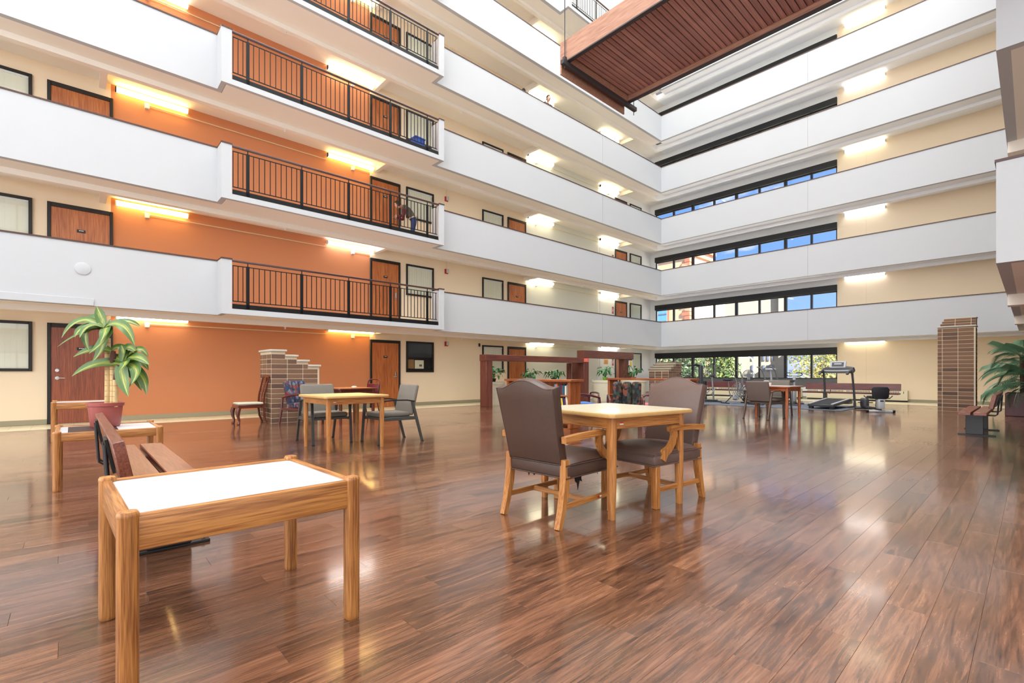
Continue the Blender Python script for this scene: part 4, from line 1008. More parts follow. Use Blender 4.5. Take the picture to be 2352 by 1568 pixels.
pothos('houseplant with a pale stem under the taller timber frame', (16.95, 11.1, 0.765), 0.70, 20, 'terra', 8)

# bookcases
def bookcase(label, loc, rz, L_, d, h, shelves, back):
    """front faces -x local, length along +y"""
    t = thing('bookcase', label, 'bookcase', loc, rz)
    MB().box(-0.03, d + 0.03, -0.05, L_ + 0.05, h - 0.045, h, bev=0.005).build('top_board', SHELFW['y'], t)
    for y in ([0.0, L_ - 0.06] if L_ < 2.6 else [0.0, L_ / 2, L_ - 0.06]): MB().box(0, d, y, y + 0.06, 0.06, h - 0.045, bev=0.003).build('end_panel', SHELFW['z'], t)
    for z in shelves: MB().box(0.01, d - 0.01, 0.06, L_ - 0.06, z - 0.025, z, bev=0.002).build('shelf', SHELFW['y'], t)
    MB().box(0.03, d - 0.03, 0.02, L_ - 0.02, 0, 0.06).build('plinth', SHELFW['y'], t)
    if back: MB().box(d - 0.025, d - 0.01, 0.06, L_ - 0.06, 0.06, h - 0.045).build('back_panel', SHELFW['z'], t)
    return t
bookcase('brown wooden bookcase full of books behind the nearest leather armchair', (6.57, 5.62, 0), 0, 1.7, 0.30, 0.945, (0.16, 0.42, 0.66), True)
bookcase('long open brown bookcase behind the striped channel-back chair', (9.65, 4.95, 0), 0, 2.1, 0.34, 0.945, (0.22, 0.56), False)
t = thing('storage_box', 'white box of leaflets low on the brown bookcase', 'box', (6.60, 5.80, 0.16), 0)
MB().box(0, 0.24, -0.10, 0.12, 0, 0.10, bev=0.004).build('box_body', WHITEP, t); MB().box(0.02, 0.2, -0.06, 0.08, 0.10, 0.13, bev=0.003).build('pink_leaflets', M('pink_paper', (214, 80, 140), 0.7), t)
BOOKC = [('teal', (20, 110, 120)), ('yellow', (226, 196, 60)), ('navy', (34, 40, 92)), ('plum', (112, 70, 92)), ('ivory', (228, 222, 190)), ('black', (30, 28, 34)), ('red', (190, 52, 44)), ('sky blue', (96, 160, 214)), ('green', (44, 112, 76)), ('brown', (120, 78, 52)), ('orange', (222, 116, 58)), ('grey', (130, 134, 140)), ('cream', (232, 214, 170)), ('tan', (206, 164, 116)), ('maroon', (104, 30, 40)), ('dark blue', (26, 60, 110))]
BM = {n: M('book_' + n.replace(' ', '_'), c, 0.5) for n, c in BOOKC}
PAGES = M('book_pages', (236, 228, 206), 0.8)
def book(colour, label, loc, th, h, d, lean, group, ry=0):
    t = thing('book', label, 'book', loc, 0, group)
    m = Matrix.Rotation(lean, 4, 'X')
    MB().box(0, 0.004, 0, th, 0, h, mtx=m).box(0.004, d, 0, 0.003, 0, h, mtx=m).box(0.004, d, th - 0.003, th, 0, h, mtx=m).build('cover', BM[colour], t)
    MB().box(0.006, d - 0.004, 0.0035, th - 0.0035, 0.004, h - 0.005, mtx=m).build('pages', PAGES, t)
def shelf_row(x, y, z, cols, where, group, lean=0.0, hmax=0.2, seed=1, d=0.15):
    rnd = random.Random(seed)
    seen = {}
    for c in cols:
        th = rnd.uniform(0.024, 0.042); h = hmax * rnd.uniform(0.82, 1.0)
        seen[c] = seen.get(c, 0) + 1
        nth = {1: '', 2: 'second ', 3: 'third '}[seen[c]]
        book(c, '%s%s %s book %s' % (nth, 'thick' if th > 0.033 else 'thin', c, where), (x, y, z), th, h, d, lean, group)
        y += th + (0.002 if lean == 0 else 0.006)
shelf_row(6.62, 5.70, 0.42, ['ivory', 'plum', 'navy', 'yellow', 'teal', 'black', 'sky blue', 'green', 'red', 'brown'], 'leaning on the middle shelf of the brown bookcase', 'books leaning on the middle shelf', -0.16, 0.215, 2)
shelf_row(6.62, 5.69, 0.66, ['black', 'grey', 'ivory', 'dark blue', 'teal', 'maroon', 'navy', 'brown', 'orange', 'sky blue'], 'upright on the upper shelf of the brown bookcase', 'books on the upper shelf', 0.0, 0.205, 3)
shelf_row(9.70, 6.55, 0.56, ['tan', 'ivory', 'cream', 'brown', 'orange', 'grey', 'maroon'], 'at the left end of the open bookcase', 'books at the left end of the open bookcase', 0.0, 0.29, 5, 0.2)
shelf_row(9.70, 5.05, 0.56, ['dark blue', 'black', 'grey', 'sky blue', 'cream', 'tan', 'brown', 'black', 'ivory', 'tan', 'orange', 'red', 'cream', 'ivory', 'plum', 'green'], 'in the right half of the open bookcase', 'books in the right half of the open bookcase', 0.0, 0.27, 6, 0.2)

# dracaena in a terracotta pot on the low end table
def var_leaf():
    m, N, L, b = newmat('dracaena_leaf')
    uv = N.new('ShaderNodeUVMap'); uv.uv_map = 'uv'; sp = N.new('ShaderNodeSeparateXYZ'); L.new(uv.outputs[0], sp.inputs[0])
    no = N.new('ShaderNodeTexNoise'); no.inputs['Scale'].default_value = 1.0; no.inputs['Detail'].default_value = 2
    mp = N.new('ShaderNodeMapping'); mp.inputs['Scale'].default_value = (14, 2.0, 1); L.new(uv.outputs[0], mp.inputs[0]); L.new(mp.outputs[0], no.inputs[0])
    def mt(op, x, y):
        n = N.new('ShaderNodeMath'); n.operation = op
        for i, v in enumerate((x, y)):
            if isinstance(v, (int, float)): n.inputs[i].default_value = v
            else: L.new(v, n.inputs[i])
        return n.outputs[0]
    d = mt('ABSOLUTE', mt('SUBTRACT', sp.outputs['X'], 0.5), 0)
    v = mt('ADD', mt('MULTIPLY', d, 1.1), mt('MULTIPLY', mt('SUBTRACT', no.outputs['Fac'], 0.42), 1.2))
    r = N.new('ShaderNodeValToRGB'); L.new(v, r.inputs[0]); e = r.color_ramp.elements
    e[0].position = 0.05; e[0].color = lin((176, 174, 84)); e[1].position = 0.42; e[1].color = lin((74, 106, 48)); x = e.new(0.22); x.color = lin((116, 136, 58))
    L.new(r.outputs[0], b.inputs['Base Color']); b.inputs['Roughness'].default_value = 0.32
    return m
DRL = var_leaf()
Rv = Vector((sin(radians(47.46)), -cos(radians(47.46)), 0)); Fv = Vector((cos(radians(47.46)), sin(radians(47.46)), 0))
def ribbon_leaf(p0, p1, p2, w, mat, parent, n=11):
    p0, p1, p2 = Vector(p0), Vector(p1), Vector(p2)
    mb = MB(); bm = mb.bm; uvl = bm.loops.layers.uv.new('uv'); rows = []
    for i in range(n + 1):
        u = i / n; p = p0 * (1 - u) ** 2 + p1 * 2 * u * (1 - u) + p2 * u * u
        tg = ((p1 - p0) * (1 - u) + (p2 - p1) * u).normalized()
        side = tg.cross(Vector((0, 0, 0.62)) - Fv * 0.7).normalized()
        nr = side.cross(tg).normalized()
        ww = 1.25 * w * (0.25 + 0.75 * min(1, u / 0.28)) * (1 if u < 0.5 else max(0.0, 1 - ((u - 0.5) / 0.5) ** 2.2)) / 2 + 0.0012
        if u < 0.28: ww = 1.25 * w * (0.28 + 0.72 * sin(pi / 2 * u / 0.28)) / 2
        rows.append([p - side * ww + nr * ww * 0.28, p - side * ww * 0.5 + nr * ww * 0.06, p, p + side * ww * 0.5 + nr * ww * 0.06, p + side * ww + nr * ww * 0.28])
    V = [[bm.verts.new(q) for q in r] for r in rows]
    for i in range(n):
        for k in range(4):
            f = bm.faces.new((V[i][k], V[i][k + 1], V[i + 1][k + 1], V[i + 1][k]))
            for lp, (kk, ii) in zip(f.loops, ((k, i), (k + 1, i), (k + 1, i + 1), (k, i + 1))): lp[uvl].uv = (kk / 4, ii / n)
    return mb.build('leaf', mat, parent)
t = thing('potted_dracaena', 'tall dracaena with striped leaves in a terracotta-coloured plastic pot', 'plant', (0.246, 6.423, 0.513), 0)
TERRA = M('terracotta_plastic', (166, 84, 76), 0.4)
MB().lathe([(0.112, 0), (0.120, 0.01), (0.140, 0.205), (0.151, 0.21), (0.154, 0.242), (0.143, 0.245), (0.136, 0.215), (0, 0.215)], 40).build('pot', TERRA, t)
MB().lathe([(0.136, 0.215), (0.08, 0.226), (0, 0.23)], 18).build('soil', bpy.data.materials['potting_soil'], t)
CANE = M('tan_cane_bark', (216, 184, 130), 0.6, var=0.2, vscale=25); CRING = M('cane_ring', (150, 112, 70), 0.7); CRB = M('crown_brown', (86, 52, 40), 0.8)
def lp(px, py, d=0.0):
    q = Rv * ((px - 243) * 0.00446) + Fv * d; return Vector((q.x, q.y, 1.05 + (858 - py) * 0.00446 - 0.513))
for px, top, rad, d, cb in ((242, 776, 0.027, 0.03, 752), (259, 838, 0.024, 0.0, 806), (271, 872, 0.022, -0.03, 838)):
    b0 = lp(px, 914, d); b0.z = 0.20; t0 = lp(px, top, d); t1 = lp(px + (2 if px < 260 else 8), cb, d)
    cn = MB().tube([b0, b0.lerp(t0, 0.5) + Rv * 0.003, t0], [rad, rad * 0.97, rad * 0.93], 14).build('cane', CANE, t)
    rr = MB(); z = b0.z + 0.05
    while z < t0.z - 0.02: rr.lathe([(rad * 1.0, -0.002), (rad * 1.035, 0), (rad * 1.0, 0.002)], 14, (b0.x, b0.y, z)); z += 0.055
    rr.build('node_ring', CRING, cn)
    MB().tube([t0, t0.lerp(t1, 0.5), t1], [rad * 0.9, rad * 1.15, rad * 0.8], 10).build('crown_stem', CRB, t)
rnd = random.Random(4)
LV = [((238, 752), (233, 728), (219, 703), .075, .02), ((238, 748), (208, 718), (165, 733), .085, .12), ((238, 750), (190, 712), (163, 778), .07, -.10), ((238, 752), (192, 742), (167, 772), .09, .02), ((237, 752), (195, 755), (143, 797), .03, -.05),
      ((236, 752), (202, 742), (203, 777), .065, -.15), ((238, 752), (222, 738), (224, 779), .06, -.2), ((236, 754), (186, 750), (217, 806), .06, -.06), ((243, 750), (292, 724), (317, 794), .08, -.04), ((243, 752), (268, 752), (261, 790), .075, -.16), ((243, 754), (285, 768), (240, 814), .085, -.18), ((242, 758), (258, 800), (236, 832), .07, -.12),
      ((242, 752), (262, 722), (285, 745), .07, .22), ((240, 752), (225, 722), (196, 745), .07, .24), ((256, 806), (225, 792), (179, 820), .085, -.05), ((258, 804), (270, 786), (286, 814), .065, .05), ((258, 806), (240, 796), (222, 832), .06, .12),
      ((280, 830), (282, 776), (313, 811), .075, .02), ((284, 828), (314, 778), (331, 820), .055, .06), ((284, 832), (288, 806), (279, 792), .065, .0), ((282, 830), (252, 808), (234, 834), .065, .04), ((282, 836), (226, 824), (182, 864), .095, -.08), ((284, 828), (316, 806), (347, 838), .075, -.02), ((284, 828), (324, 820), (333, 850), .05, .05), ((284, 830), (314, 824), (300, 852), .07, -.14),
      ((284, 832), (292, 852), (324, 909), .095, -.16), ((286, 832), (348, 838), (319, 888), .08, -.12), ((286, 834), (340, 852), (340, 906), .075, -.02), ((282, 836), (286, 856), (290, 874), .06, -.1), ((284, 834), (300, 842), (312, 898), .08, .08), ((282, 838), (270, 850), (288, 868), .05, .1)]
for a, b, c, w, d in LV: ribbon_leaf(lp(*a, 0.0), lp(*b, d * 0.6), lp(*c, d), w, DRL, t)

# palm in a dark red box by the pillar
t = thing('potted_palm', 'large feathery palm in a dark red box planter beside the brick pillar', 'plant', (17.42, 0.12, 0), 0)
DRB = M('dark_red_box', (70, 16, 22), 0.45, var=0.2, vscale=12)
MB().box(-0.36, 0.36, -0.36, 0.36, 0, 0.57, bev=0.012).build('box_planter', DRB, t)
MB().box(-0.33, 0.33, -0.33, 0.33, 0.55, 0.58).build('soil', bpy.data.materials['potting_soil'], t)
PALMG = M('palm_leaflet', (88, 122, 90), 0.4, var=0.4, vscale=5); PALMS = M('palm_trunk', (66, 46, 34), 0.9, var=0.3, vscale=20)
for i, (px, py, tz) in enumerate(((0.05, 0.05, 1.50), (-0.10, -0.05, 1.20), (0.12, -0.12, 1.62))):
    MB().tube([(px, py, 0.56), (px * 1.2, py * 1.2, tz * 0.75), (px * 1.5, py * 1.5, tz)], [0.06, 0.05, 0.04], 8).build('trunk', PALMS, t)
def frond_mesh(L_, droop, nl=30, ll=0.30):
    mb = MB(); bm = mb.bm; spine = []
    for i in range(13):
        u = i / 12; spine.append(Vector((L_ * (u - 0.22 * droop * u * u), 0, L_ * (0.35 * u - droop * 0.75 * u * u))))
    mb.tube(spine, [0.012 * (1 - 0.8 * i / 12) for i in range(13)], 5)
    def at(u):
        f = u * 12; i = min(11, int(f)); return spine[i].lerp(spine[i + 1], f - i)
    for i in range(nl):
        u = 0.14 + 0.85 * i / (nl - 1); p = at(u); l = ll * (0.55 + 0.6 * sin(pi * u)) * (1 - 0.3 * u)
        for s in (-1, 1):
            d = Vector((0.55, s * 0.9, -0.30 - 0.25 * u)).normalized(); e = p + d * l + Vector((0, 0, -0.07 * (0.5 + u))); mdl = p + d * l * 0.5 + Vector((0, 0, 0.01)); w = Vector((0.0085, 0, 0.003))
            a, b, c, q = bm.verts.new(p), bm.verts.new(mdl - w), bm.verts.new(e), bm.verts.new(mdl + w)
            bm.faces.new((a, b, c, q))
    return mb.mesh('frond', PALMG)
FR = [frond_mesh(1.0, 0.7), frond_mesh(0.85, 1.0), frond_mesh(0.75, 0.45), frond_mesh(1.05, 1.15)]
rnd = random.Random(5)
for i in range(54):
    a = i * 2.39996; k = i % 3; base = ((0.075, 0.075, 1.52), (-0.15, -0.075, 1.22), (0.18, -0.18, 1.64))[k]
    lvl = i / 53
    z = base[2] - 0.78 * lvl * (1 if k != 1 else 0.8)
    inst('frond', FR[(i * 7) % 4], t, (base[0] * (1 - lvl * 0.4), base[1] * (1 - lvl * 0.4), max(0.62, z)), (rnd.uniform(-.3, .3), -0.75 + 0.95 * lvl + rnd.uniform(-.15, .15), a), None)

# ------------------------------------------------------------------ exercise corner
RUB = M('grey_rubber_mat', (96, 102, 112), 0.8, var=0.08, vscale=20)
tag(MB().box(15.95, 18.6, 3.64, 9.0, 0.0, 0.012, bev=0.003).build('rubber_mat', RUB), 'grey rubber mat under the exercise machines by the end windows', 'mat')
tag(MB().box(-3.4, -1.75, 9.3, 12.1, 0.0, 0.010, bev=0.003).build('door_mat', M('grey_green_mat', (128, 132, 124), 0.85, var=0.1, vscale=40)), 'grey-green mat on the plank floor at the left edge', 'mat')
GYM = M('dark_grey_gym_plastic', (62, 64, 68), 0.45); GYMB = M('black_gym_rubber', (26, 26, 30), 0.6); SILV = M('silver_gym_plastic', (176, 178, 182), 0.35); GYMS = M('gym_steel', (150, 152, 154), 0.3, metal=0.6)
# treadmill, walking direction +x
t = thing('treadmill', 'grey and silver treadmill with raised console facing the end windows', 'treadmill', (16.2, 4.24, 0.012), radians(-4))
MB().box(0.0, 1.55, -0.34, 0.34, 0.0, 0.07, bev=0.012, mtx=Matrix.Translation((0, 0, 0.07)) @ Matrix.Rotation(radians(-4.5), 4, 'Y')).build('deck', GYM, t)
MB().box(0.05, 1.42, -0.25, 0.25, 0.07, 0.078, mtx=Matrix.Translation((0, 0, 0.07)) @ Matrix.Rotation(radians(-4.5), 4, 'Y')).build('belt', GYMB, t)
for s in (-1, 1):
    MB().box(0.02, 1.45, s * 0.295 - 0.035, s * 0.295 + 0.035, 0.07, 0.092, bev=0.006, mtx=Matrix.Translation((0, 0, 0.07)) @ Matrix.Rotation(radians(-4.5), 4, 'Y')).build('side_rail', SILV, t)
    MB().bar([(1.62, s * 0.40, 0.03), (1.60, s * 0.40, 0.2), (1.50, s * 0.39, 0.75), (1.42, s * 0.385, 1.10)], [0.05, 0.045, 0.04, 0.045], [0.10, 0.085, 0.07, 0.07], (1, 0, 0.01)).build('upright', GYM, t)
    MB().box(0.02, 0.16, s * 0.27 - 0.05, s * 0.27 + 0.05, 0.0, 0.075, bev=0.01).build('foot', GYMB, t)
    MB().bar([(1.42, s * 0.385, 1.10), (1.25, s * 0.385, 1.12), (1.10, s * 0.38, 1.08), (1.02, s * 0.37, 1.02)], 0.055, [0.08, 0.06, 0.05, 0.045]).build('hand_grip', GYM, t)
    MB().box(1.12, 1.72, s * 0.38 - 0.03, s * 0.38 + 0.03, 0.0, 0.05, bev=0.008).build('base_rail', GYM, t)
MB().box(1.40, 1.72, -0.33, 0.33, 0.10, 0.25, bev=0.05, seg=3).build('motor_hood', SILV, t)
MB().loft([[(1.36, y, 1.05), (1.52, y, 1.10), (1.56, y, 1.10 + h), (1.40, y, 1.06 + h)] for y, h in ((-0.43, 0.05), (-0.40, 0.14), (-0.22, 0.17), (0.22, 0.17), (0.40, 0.14), (0.43, 0.05))]).build('console_base', GYM, t)
c_ = MB().box(-0.02, 0.02, -0.22, 0.22, -0.09, 0.14, bev=0.012, mtx=Matrix.Translation((1.45, 0, 1.30)) @ Matrix.Rotation(radians(22), 4, 'Y')).build('console', SILV, t)
MB().box(-0.026, -0.02, -0.16, 0.16, -0.05, 0.09, mtx=Matrix.Translation((1.45, 0, 1.30)) @ Matrix.Rotation(radians(22), 4, 'Y')).build('screen', GYM, c_)
MB().box(-0.03, -0.026, -0.10, 0.10, 0.02, 0.06, mtx=Matrix.Translation((1.45, 0, 1.30)) @ Matrix.Rotation(radians(22), 4, 'Y')).build('display', SILV, c_)
MB().bar([(1.40, -0.36, 1.14), (1.37, 0, 1.13), (1.40, 0.36, 1.14)], 0.04, 0.04).build('front_bar', SILV, t)
# recumbent bike
t = thing('recumbent_bike', 'recumbent exercise bike with black back pad and white base', 'exercise bike', (16.10, 2.80, 0), radians(29))
MB().box(0.0, 1.25, -0.035, 0.035, 0.06, 0.12, bev=0.008).build('main_rail', GYM, t)
MB().box(-0.10, 0.10, -0.075, 0.075, 0.10, 0.36, bev=0.02, seg=2).build('rear_housing', SILV, t)
MB().box(-0.105, -0.10, -0.04, 0.04, 0.30, 0.335).build('handle_slot', BLACKM, t)
MB().prism([(-0.13, 0.36), (0.13, 0.36), (0.185, 0.42), (0.20, 0.62), (0.16, 0.69), (-0.16, 0.69), (-0.20, 0.62), (-0.185, 0.42)], 'x', -0.04, 0.03, bev=0.015, seg=2).build('back_pad', M('black_pad', (22, 22, 28), 0.6, bump=0.2, bscale=120), t)
MB().box(0.05, 0.42, -0.20, 0.20, 0.36, 0.44, bev=0.035, seg=3).build('seat_pad', bpy.data.materials['black_pad'], t)
MB().tube([(0.15, -0.33, 0.45), (0.15, -0.27, 0.38), (0.15, 0.27, 0.38), (0.15, 0.33, 0.45)], 0.014, 8).build('side_handles', GYM, t)
MB().cyl((0, -0.27, 0.035), (0, 0.27, 0.035), 0.032, n=12).build('rear_stabiliser', SILV, t)
for s in (-1, 1): MB().cyl((0, s * 0.27, 0.036), (0, s * 0.33, 0.036), 0.036, n=12).build('end_cap', BLACKM, t)
MB().box(0.95, 1.3, -0.07, 0.07, 0.06, 0.34, bev=0.05, seg=3).build('front_housing', GYM, t)
MB().cyl((1.2, -0.22, 0.035), (1.2, 0.22, 0.035), 0.03).build('front_stabiliser', GYM, t)
for s in (-1, 1): MB().box(1.02, 1.12, s * 0.14 - 0.04, s * 0.14 + 0.04, 0.20, 0.225, bev=0.008).build('pedal', BLACKM, t)
# upright bike with a large fan wheel
def seat_(t, x, z):
    MB().loft([[(x - 0.15, 0.0 + 0.11 * c, z + 0.025 * s) for c, s in [(cos(a), sin(a)) for a in [k * pi / 4 for k in range(8)]]], [(x - 0.05, 0.10 * cos(k * pi / 4), z + 0.045 * sin(k * pi / 4)) for k in range(8)], [(x + 0.06, 0.05 * cos(k * pi / 4), z + 0.035 * sin(k * pi / 4)) for k in range(8)], [(x + 0.15, 0.022 * cos(k * pi / 4), z + 0.02 * sin(k * pi / 4)) for k in range(8)]]).build('saddle', GYMB, t)
t = thing('fan_bike', 'silver upright exercise bike with a caged fan wheel and black saddle', 'exercise bike', (16.95, 7.15, 0.012), radians(-35))
seat_(t, -0.10, 0.82)
MB().tube([(-0.10, 0, 0.80), (-0.06, 0, 0.40), (0.0, 0, 0.22)], 0.018, 8).tube([(0.0, 0, 0.22), (0.35, 0, 0.24), (0.42, 0, 0.9), (0.36, 0, 1.10)], 0.02, 8).build('frame', GYMS, t)
MB().tube([(-0.22, -0.24, 0.02), (-0.22, 0.24, 0.02)], 0.018, 8).tube([(0.55, -0.26, 0.02), (0.55, 0.26, 0.02)], 0.018, 8).tube([(-0.22, 0, 0.02), (0.0, 0, 0.22), (0.35, 0, 0.24), (0.55, 0, 0.02)], 0.018, 8).build('base', GYMB, t)
wh = MB()
for r_ in (0.28, 0.21, 0.14, 0.07): wh.tube([(0.34 + r_ * cos(a), 0.05, 0.46 + r_ * sin(a)) for a in [k * pi / 12 for k in range(25)]], 0.006, 5).tube([(0.34 + r_ * cos(a), -0.05, 0.46 + r_ * sin(a)) for a in [k * pi / 12 for k in range(25)]], 0.006, 5)
for k in range(16): wh.tube([(0.34, 0.055, 0.46), (0.34 + 0.28 * cos(k * pi / 8), 0.05, 0.46 + 0.28 * sin(k * pi / 8))], 0.004, 4)
wh.build('wheel_cage', GYMS, t)
fb = MB()
for k in range(8): fb.obox((0.34 + 0.15 * cos(k * pi / 4), 0, 0.46 + 0.15 * sin(k * pi / 4)), (0.2, 0.07, 0.006), (0, -k * pi / 4, 0))
fb.build('fan_blades', SILV, t)
for s in (-1, 1): MB().tube([(0.36, s * 0.16, 0.30), (0.32, s * 0.19, 0.8), (0.20, s * 0.21, 1.12), (0.06, s * 0.22, 1.15)], 0.014, 8).build('moving_handle', GYMS, t)
MB().lathe([(0.10, -0.03), (0.12, 0), (0.10, 0.03)], 16).xf(Matrix.Translation((0.18, 0, 0.22)) @ Matrix.Rotation(pi / 2, 4, 'X')).build('crank_cover', SILV, t)
for s in (-1, 1): MB().box(0.12 * s + 0.12, 0.12 * s + 0.24, s * 0.13 - 0.04, s * 0.13 + 0.04, 0.14, 0.165, bev=0.006).build('pedal', BLACKM, t)
# elliptical machine: two tall curved arms and a post
t = thing('elliptical_trainer', 'silver elliptical trainer with two tall curved arms behind the taupe chair', 'elliptical trainer', (17.25, 6.15, 0.012), radians(-15))
MB().box(-0.5, 0.6, -0.05, 0.05, 0.02, 0.09, bev=0.01).box(-0.52, -0.44, -0.28, 0.28, 0.0, 0.05, bev=0.01).box(0.52, 0.60, -0.28, 0.28, 0.0, 0.05, bev=0.01).build('base', GYM, t)
MB().tube([(0.45, 0, 0.08), (0.38, 0, 0.7), (0.32, 0, 1.18)], 0.032, 10).build('mast', SILV, t)
MB().box(0.22, 0.40, -0.16, 0.16, 1.16, 1.22, bev=0.02).build('console', SILV, t)
for s in (-1, 1):
    MB().tube([(0.42, s * 0.20, 0.30), (0.34, s * 0.22, 0.85), (0.20, s * 0.24, 1.15), (0.02, s * 0.23, 1.26), (-0.08, s * 0.22, 1.26)], [0.022] * 3 + [0.02, 0.022], 8).build('arm', GYMS, t)
    MB().tube([(0.42, s * 0.20, 0.32), (-0.35, s * 0.15, 0.26)], 0.02, 8).build('pedal_link', GYMS, t)
    MB().box(-0.15, 0.15, s * 0.16 - 0.065, s * 0.16 + 0.065, 0.30, 0.33, bev=0.01).build('foot_plate', BLACKM, t)
MB().lathe([(0.24, -0.05), (0.27, -0.02), (0.27, 0.02), (0.24, 0.05)], 24).xf(Matrix.Translation((-0.38, 0, 0.33)) @ Matrix.Rotation(pi / 2, 4, 'X')).build('flywheel_cover', GYM, t)
# pedestal fan
t = thing('pedestal_fan', 'grey pedestal fan among the exercise machines', 'fan', (18.05, 6.98, 0.012), radians(200))
MB().lathe([(0.2, 0), (0.2, 0.02), (0.04, 0.045), (0.018, 0.06), (0.018, 0.85), (0, 0.86)], 16).build('stand', GYM, t)
ca = MB()
for r_, x in ((0.20, 0.06), (0.15, 0.10), (0.10, 0.12), (0.05, 0.13), (0.19, -0.02)): ca.tube([(x, r_ * cos(a), 0.98 + r_ * sin(a)) for a in [k * pi / 10 for k in range(21)]], 0.006, 4)
for k in range(12): ca.tube([(0.13, 0.03 * cos(k * pi / 6), 0.98 + 0.03 * sin(k * pi / 6)), (0.06, 0.2 * cos(k * pi / 6), 0.98 + 0.2 * sin(k * pi / 6)), (-0.03, 0.17 * cos(k * pi / 6), 0.98 + 0.17 * sin(k * pi / 6))], 0.004, 4)
ca.build('cage', GYM, t)
for k in range(4): MB().obox((0.03, 0.09 * cos(k * pi / 2), 0.98 + 0.09 * sin(k * pi / 2)), (0.006, 0.15, 0.09), (k * pi / 2, 0, 0), bev=0.002).build('blade', SILV, t)
MB().lathe([(0.02, -0.14), (0.075, -0.12), (0.085, -0.02), (0.04, 0.03)], 14).xf(Matrix.Translation((0, 0, 0.98)) @ Matrix.Rotation(pi / 2, 4, 'Y')).build('motor', GYM, t)
# upright bike with loop bars, near the treadmill
def loop_bike(label, loc, rz, z_h, w, accent):
    t = thing('exercise_bike', label, 'exercise bike', loc, rz)
    MB().box(-0.45, 0.5, -0.035, 0.035, 0.03, 0.09, bev=0.01).box(-0.48, -0.42, -0.25, 0.25, 0, 0.05, bev=0.01).box(0.44, 0.50, -0.25, 0.25, 0, 0.05, bev=0.01).build('base', GYM, t)
    MB().tube([(0.30, 0, 0.08), (0.22, 0, 0.6), (0.16, 0, z_h - 0.1)], 0.03, 10).build('mast', SILV, t)
    MB().box(0.12, 0.20, -0.045, 0.045, z_h - 0.20, z_h - 0.02, bev=0.012).build('display_pod', accent, t)
    MB().tube([(0.14, -0.06, z_h - 0.06), (0.12, -w * 0.7, z_h - 0.06), (0.06, -w, z_h - 0.02), (-0.06, -w, z_h + 0.04), (-0.12, -w * 0.7, z_h + 0.05), (-0.13, -w * 0.35, z_h + 0.04)], 0.014, 8).tube([(0.14, 0.06, z_h - 0.06), (0.12, w * 0.7, z_h - 0.06), (0.06, w, z_h - 0.02), (-0.06, w, z_h + 0.04), (-0.12, w * 0.7, z_h + 0.05), (-0.13, w * 0.35, z_h + 0.04)], 0.014, 8).build('handlebar', GYMB, t)
    MB().tube([(-0.30, 0, 0.08), (-0.36, 0, 0.78)], 0.022, 8).build('seat_post', GYMS, t); seat_(t, -0.38, 0.80)
    MB().box(-0.12, 0.30, -0.06, 0.06, 0.09, 0.48, bev=0.05, seg=3).build('housing', SILV, t)
    for s in (-1, 1): MB().box(0.05 + 0.10 * s, 0.16 + 0.10 * s, s * 0.14 - 0.04, s * 0.14 + 0.04, 0.22 + 0.05 * s, 0.245 + 0.05 * s, bev=0.006).build('pedal', BLACKM, t)
loop_bike('exercise bike with curved handlebars left of the treadmill', (17.75, 5.42, 0.012), radians(10), 1.02, 0.24, SILV)
loop_bike('exercise bike with a black loop handlebar before the stepped brick planter', (16.6, 8.65, 0.012), radians(-20), 1.02, 0.25, GYM)
# multi-arm trainer and weight machine
t = thing('cross_trainer', 'silver cross trainer with splayed handlebars before the leafy window', 'elliptical trainer', (17.0, 8.1, 0.012), radians(-30))
MB().box(-0.45, 0.5, -0.05, 0.05, 0.02, 0.09, bev=0.01).box(0.42, 0.5, -0.25, 0.25, 0, 0.05).box(-0.5, -0.42, -0.25, 0.25, 0, 0.05).build('base', GYM, t)
MB().tube([(0.35, 0, 0.08), (0.28, 0, 0.95)], 0.032, 10).build('mast', GYMS, t)
MB().sphere((0.27, 0, 0.97), 0.075, 1.2, 1, 0.8).build('hub', GYM, t)
for s in (-1, 1):
    MB().tube([(0.27, s * 0.04, 0.95), (0.24, s * 0.18, 1.04), (0.18, s * 0.30, 1.20), (0.14, s * 0.33, 1.34)], 0.014, 8).build('handlebar', GYMS, t)
    MB().tube([(0.27, s * 0.03, 0.99), (0.18, s * 0.09, 1.08), (0.06, s * 0.13, 1.14)], 0.014, 8).build('inner_grip', GYMS, t)
    MB().tube([(0.34, s * 0.12, 0.5), (0.1, s * 0.14, 0.25), (-0.4, s * 0.12, 0.22)], 0.018, 8).build('pedal_link', GYMS, t)
    MB().box(-0.12, 0.15, s * 0.15 - 0.06, s * 0.15 + 0.06, 0.26, 0.29, bev=0.008).build('foot_plate', BLACKM, t)
t = thing('weight_machine', 'dark weight machine post with an angled arm near the corner window', 'exercise machine', (18.0, 8.75, 0.012), radians(60))
MB().box(-0.07, 0.07, -0.07, 0.07, 0, 1.36, bev=0.01).build('post', GYM, t)
MB().box(-0.35, 0.35, -0.3, 0.3, 0, 0.05, bev=0.01).build('base', GYM, t)
MB().bar([(0.05, 0.0, 1.34), (-0.02, 0.22, 1.38), (-0.05, 0.5, 1.34), (-0.06, 0.62, 1.33)], 0.05, [0.09, 0.07, 0.045, 0.03]).build('arm', GYMB, t)
MB().box(-0.1, 0.1, -0.2, -0.08, 0.05, 0.75, bev=0.01).build('weight_stack', GYMB, t)

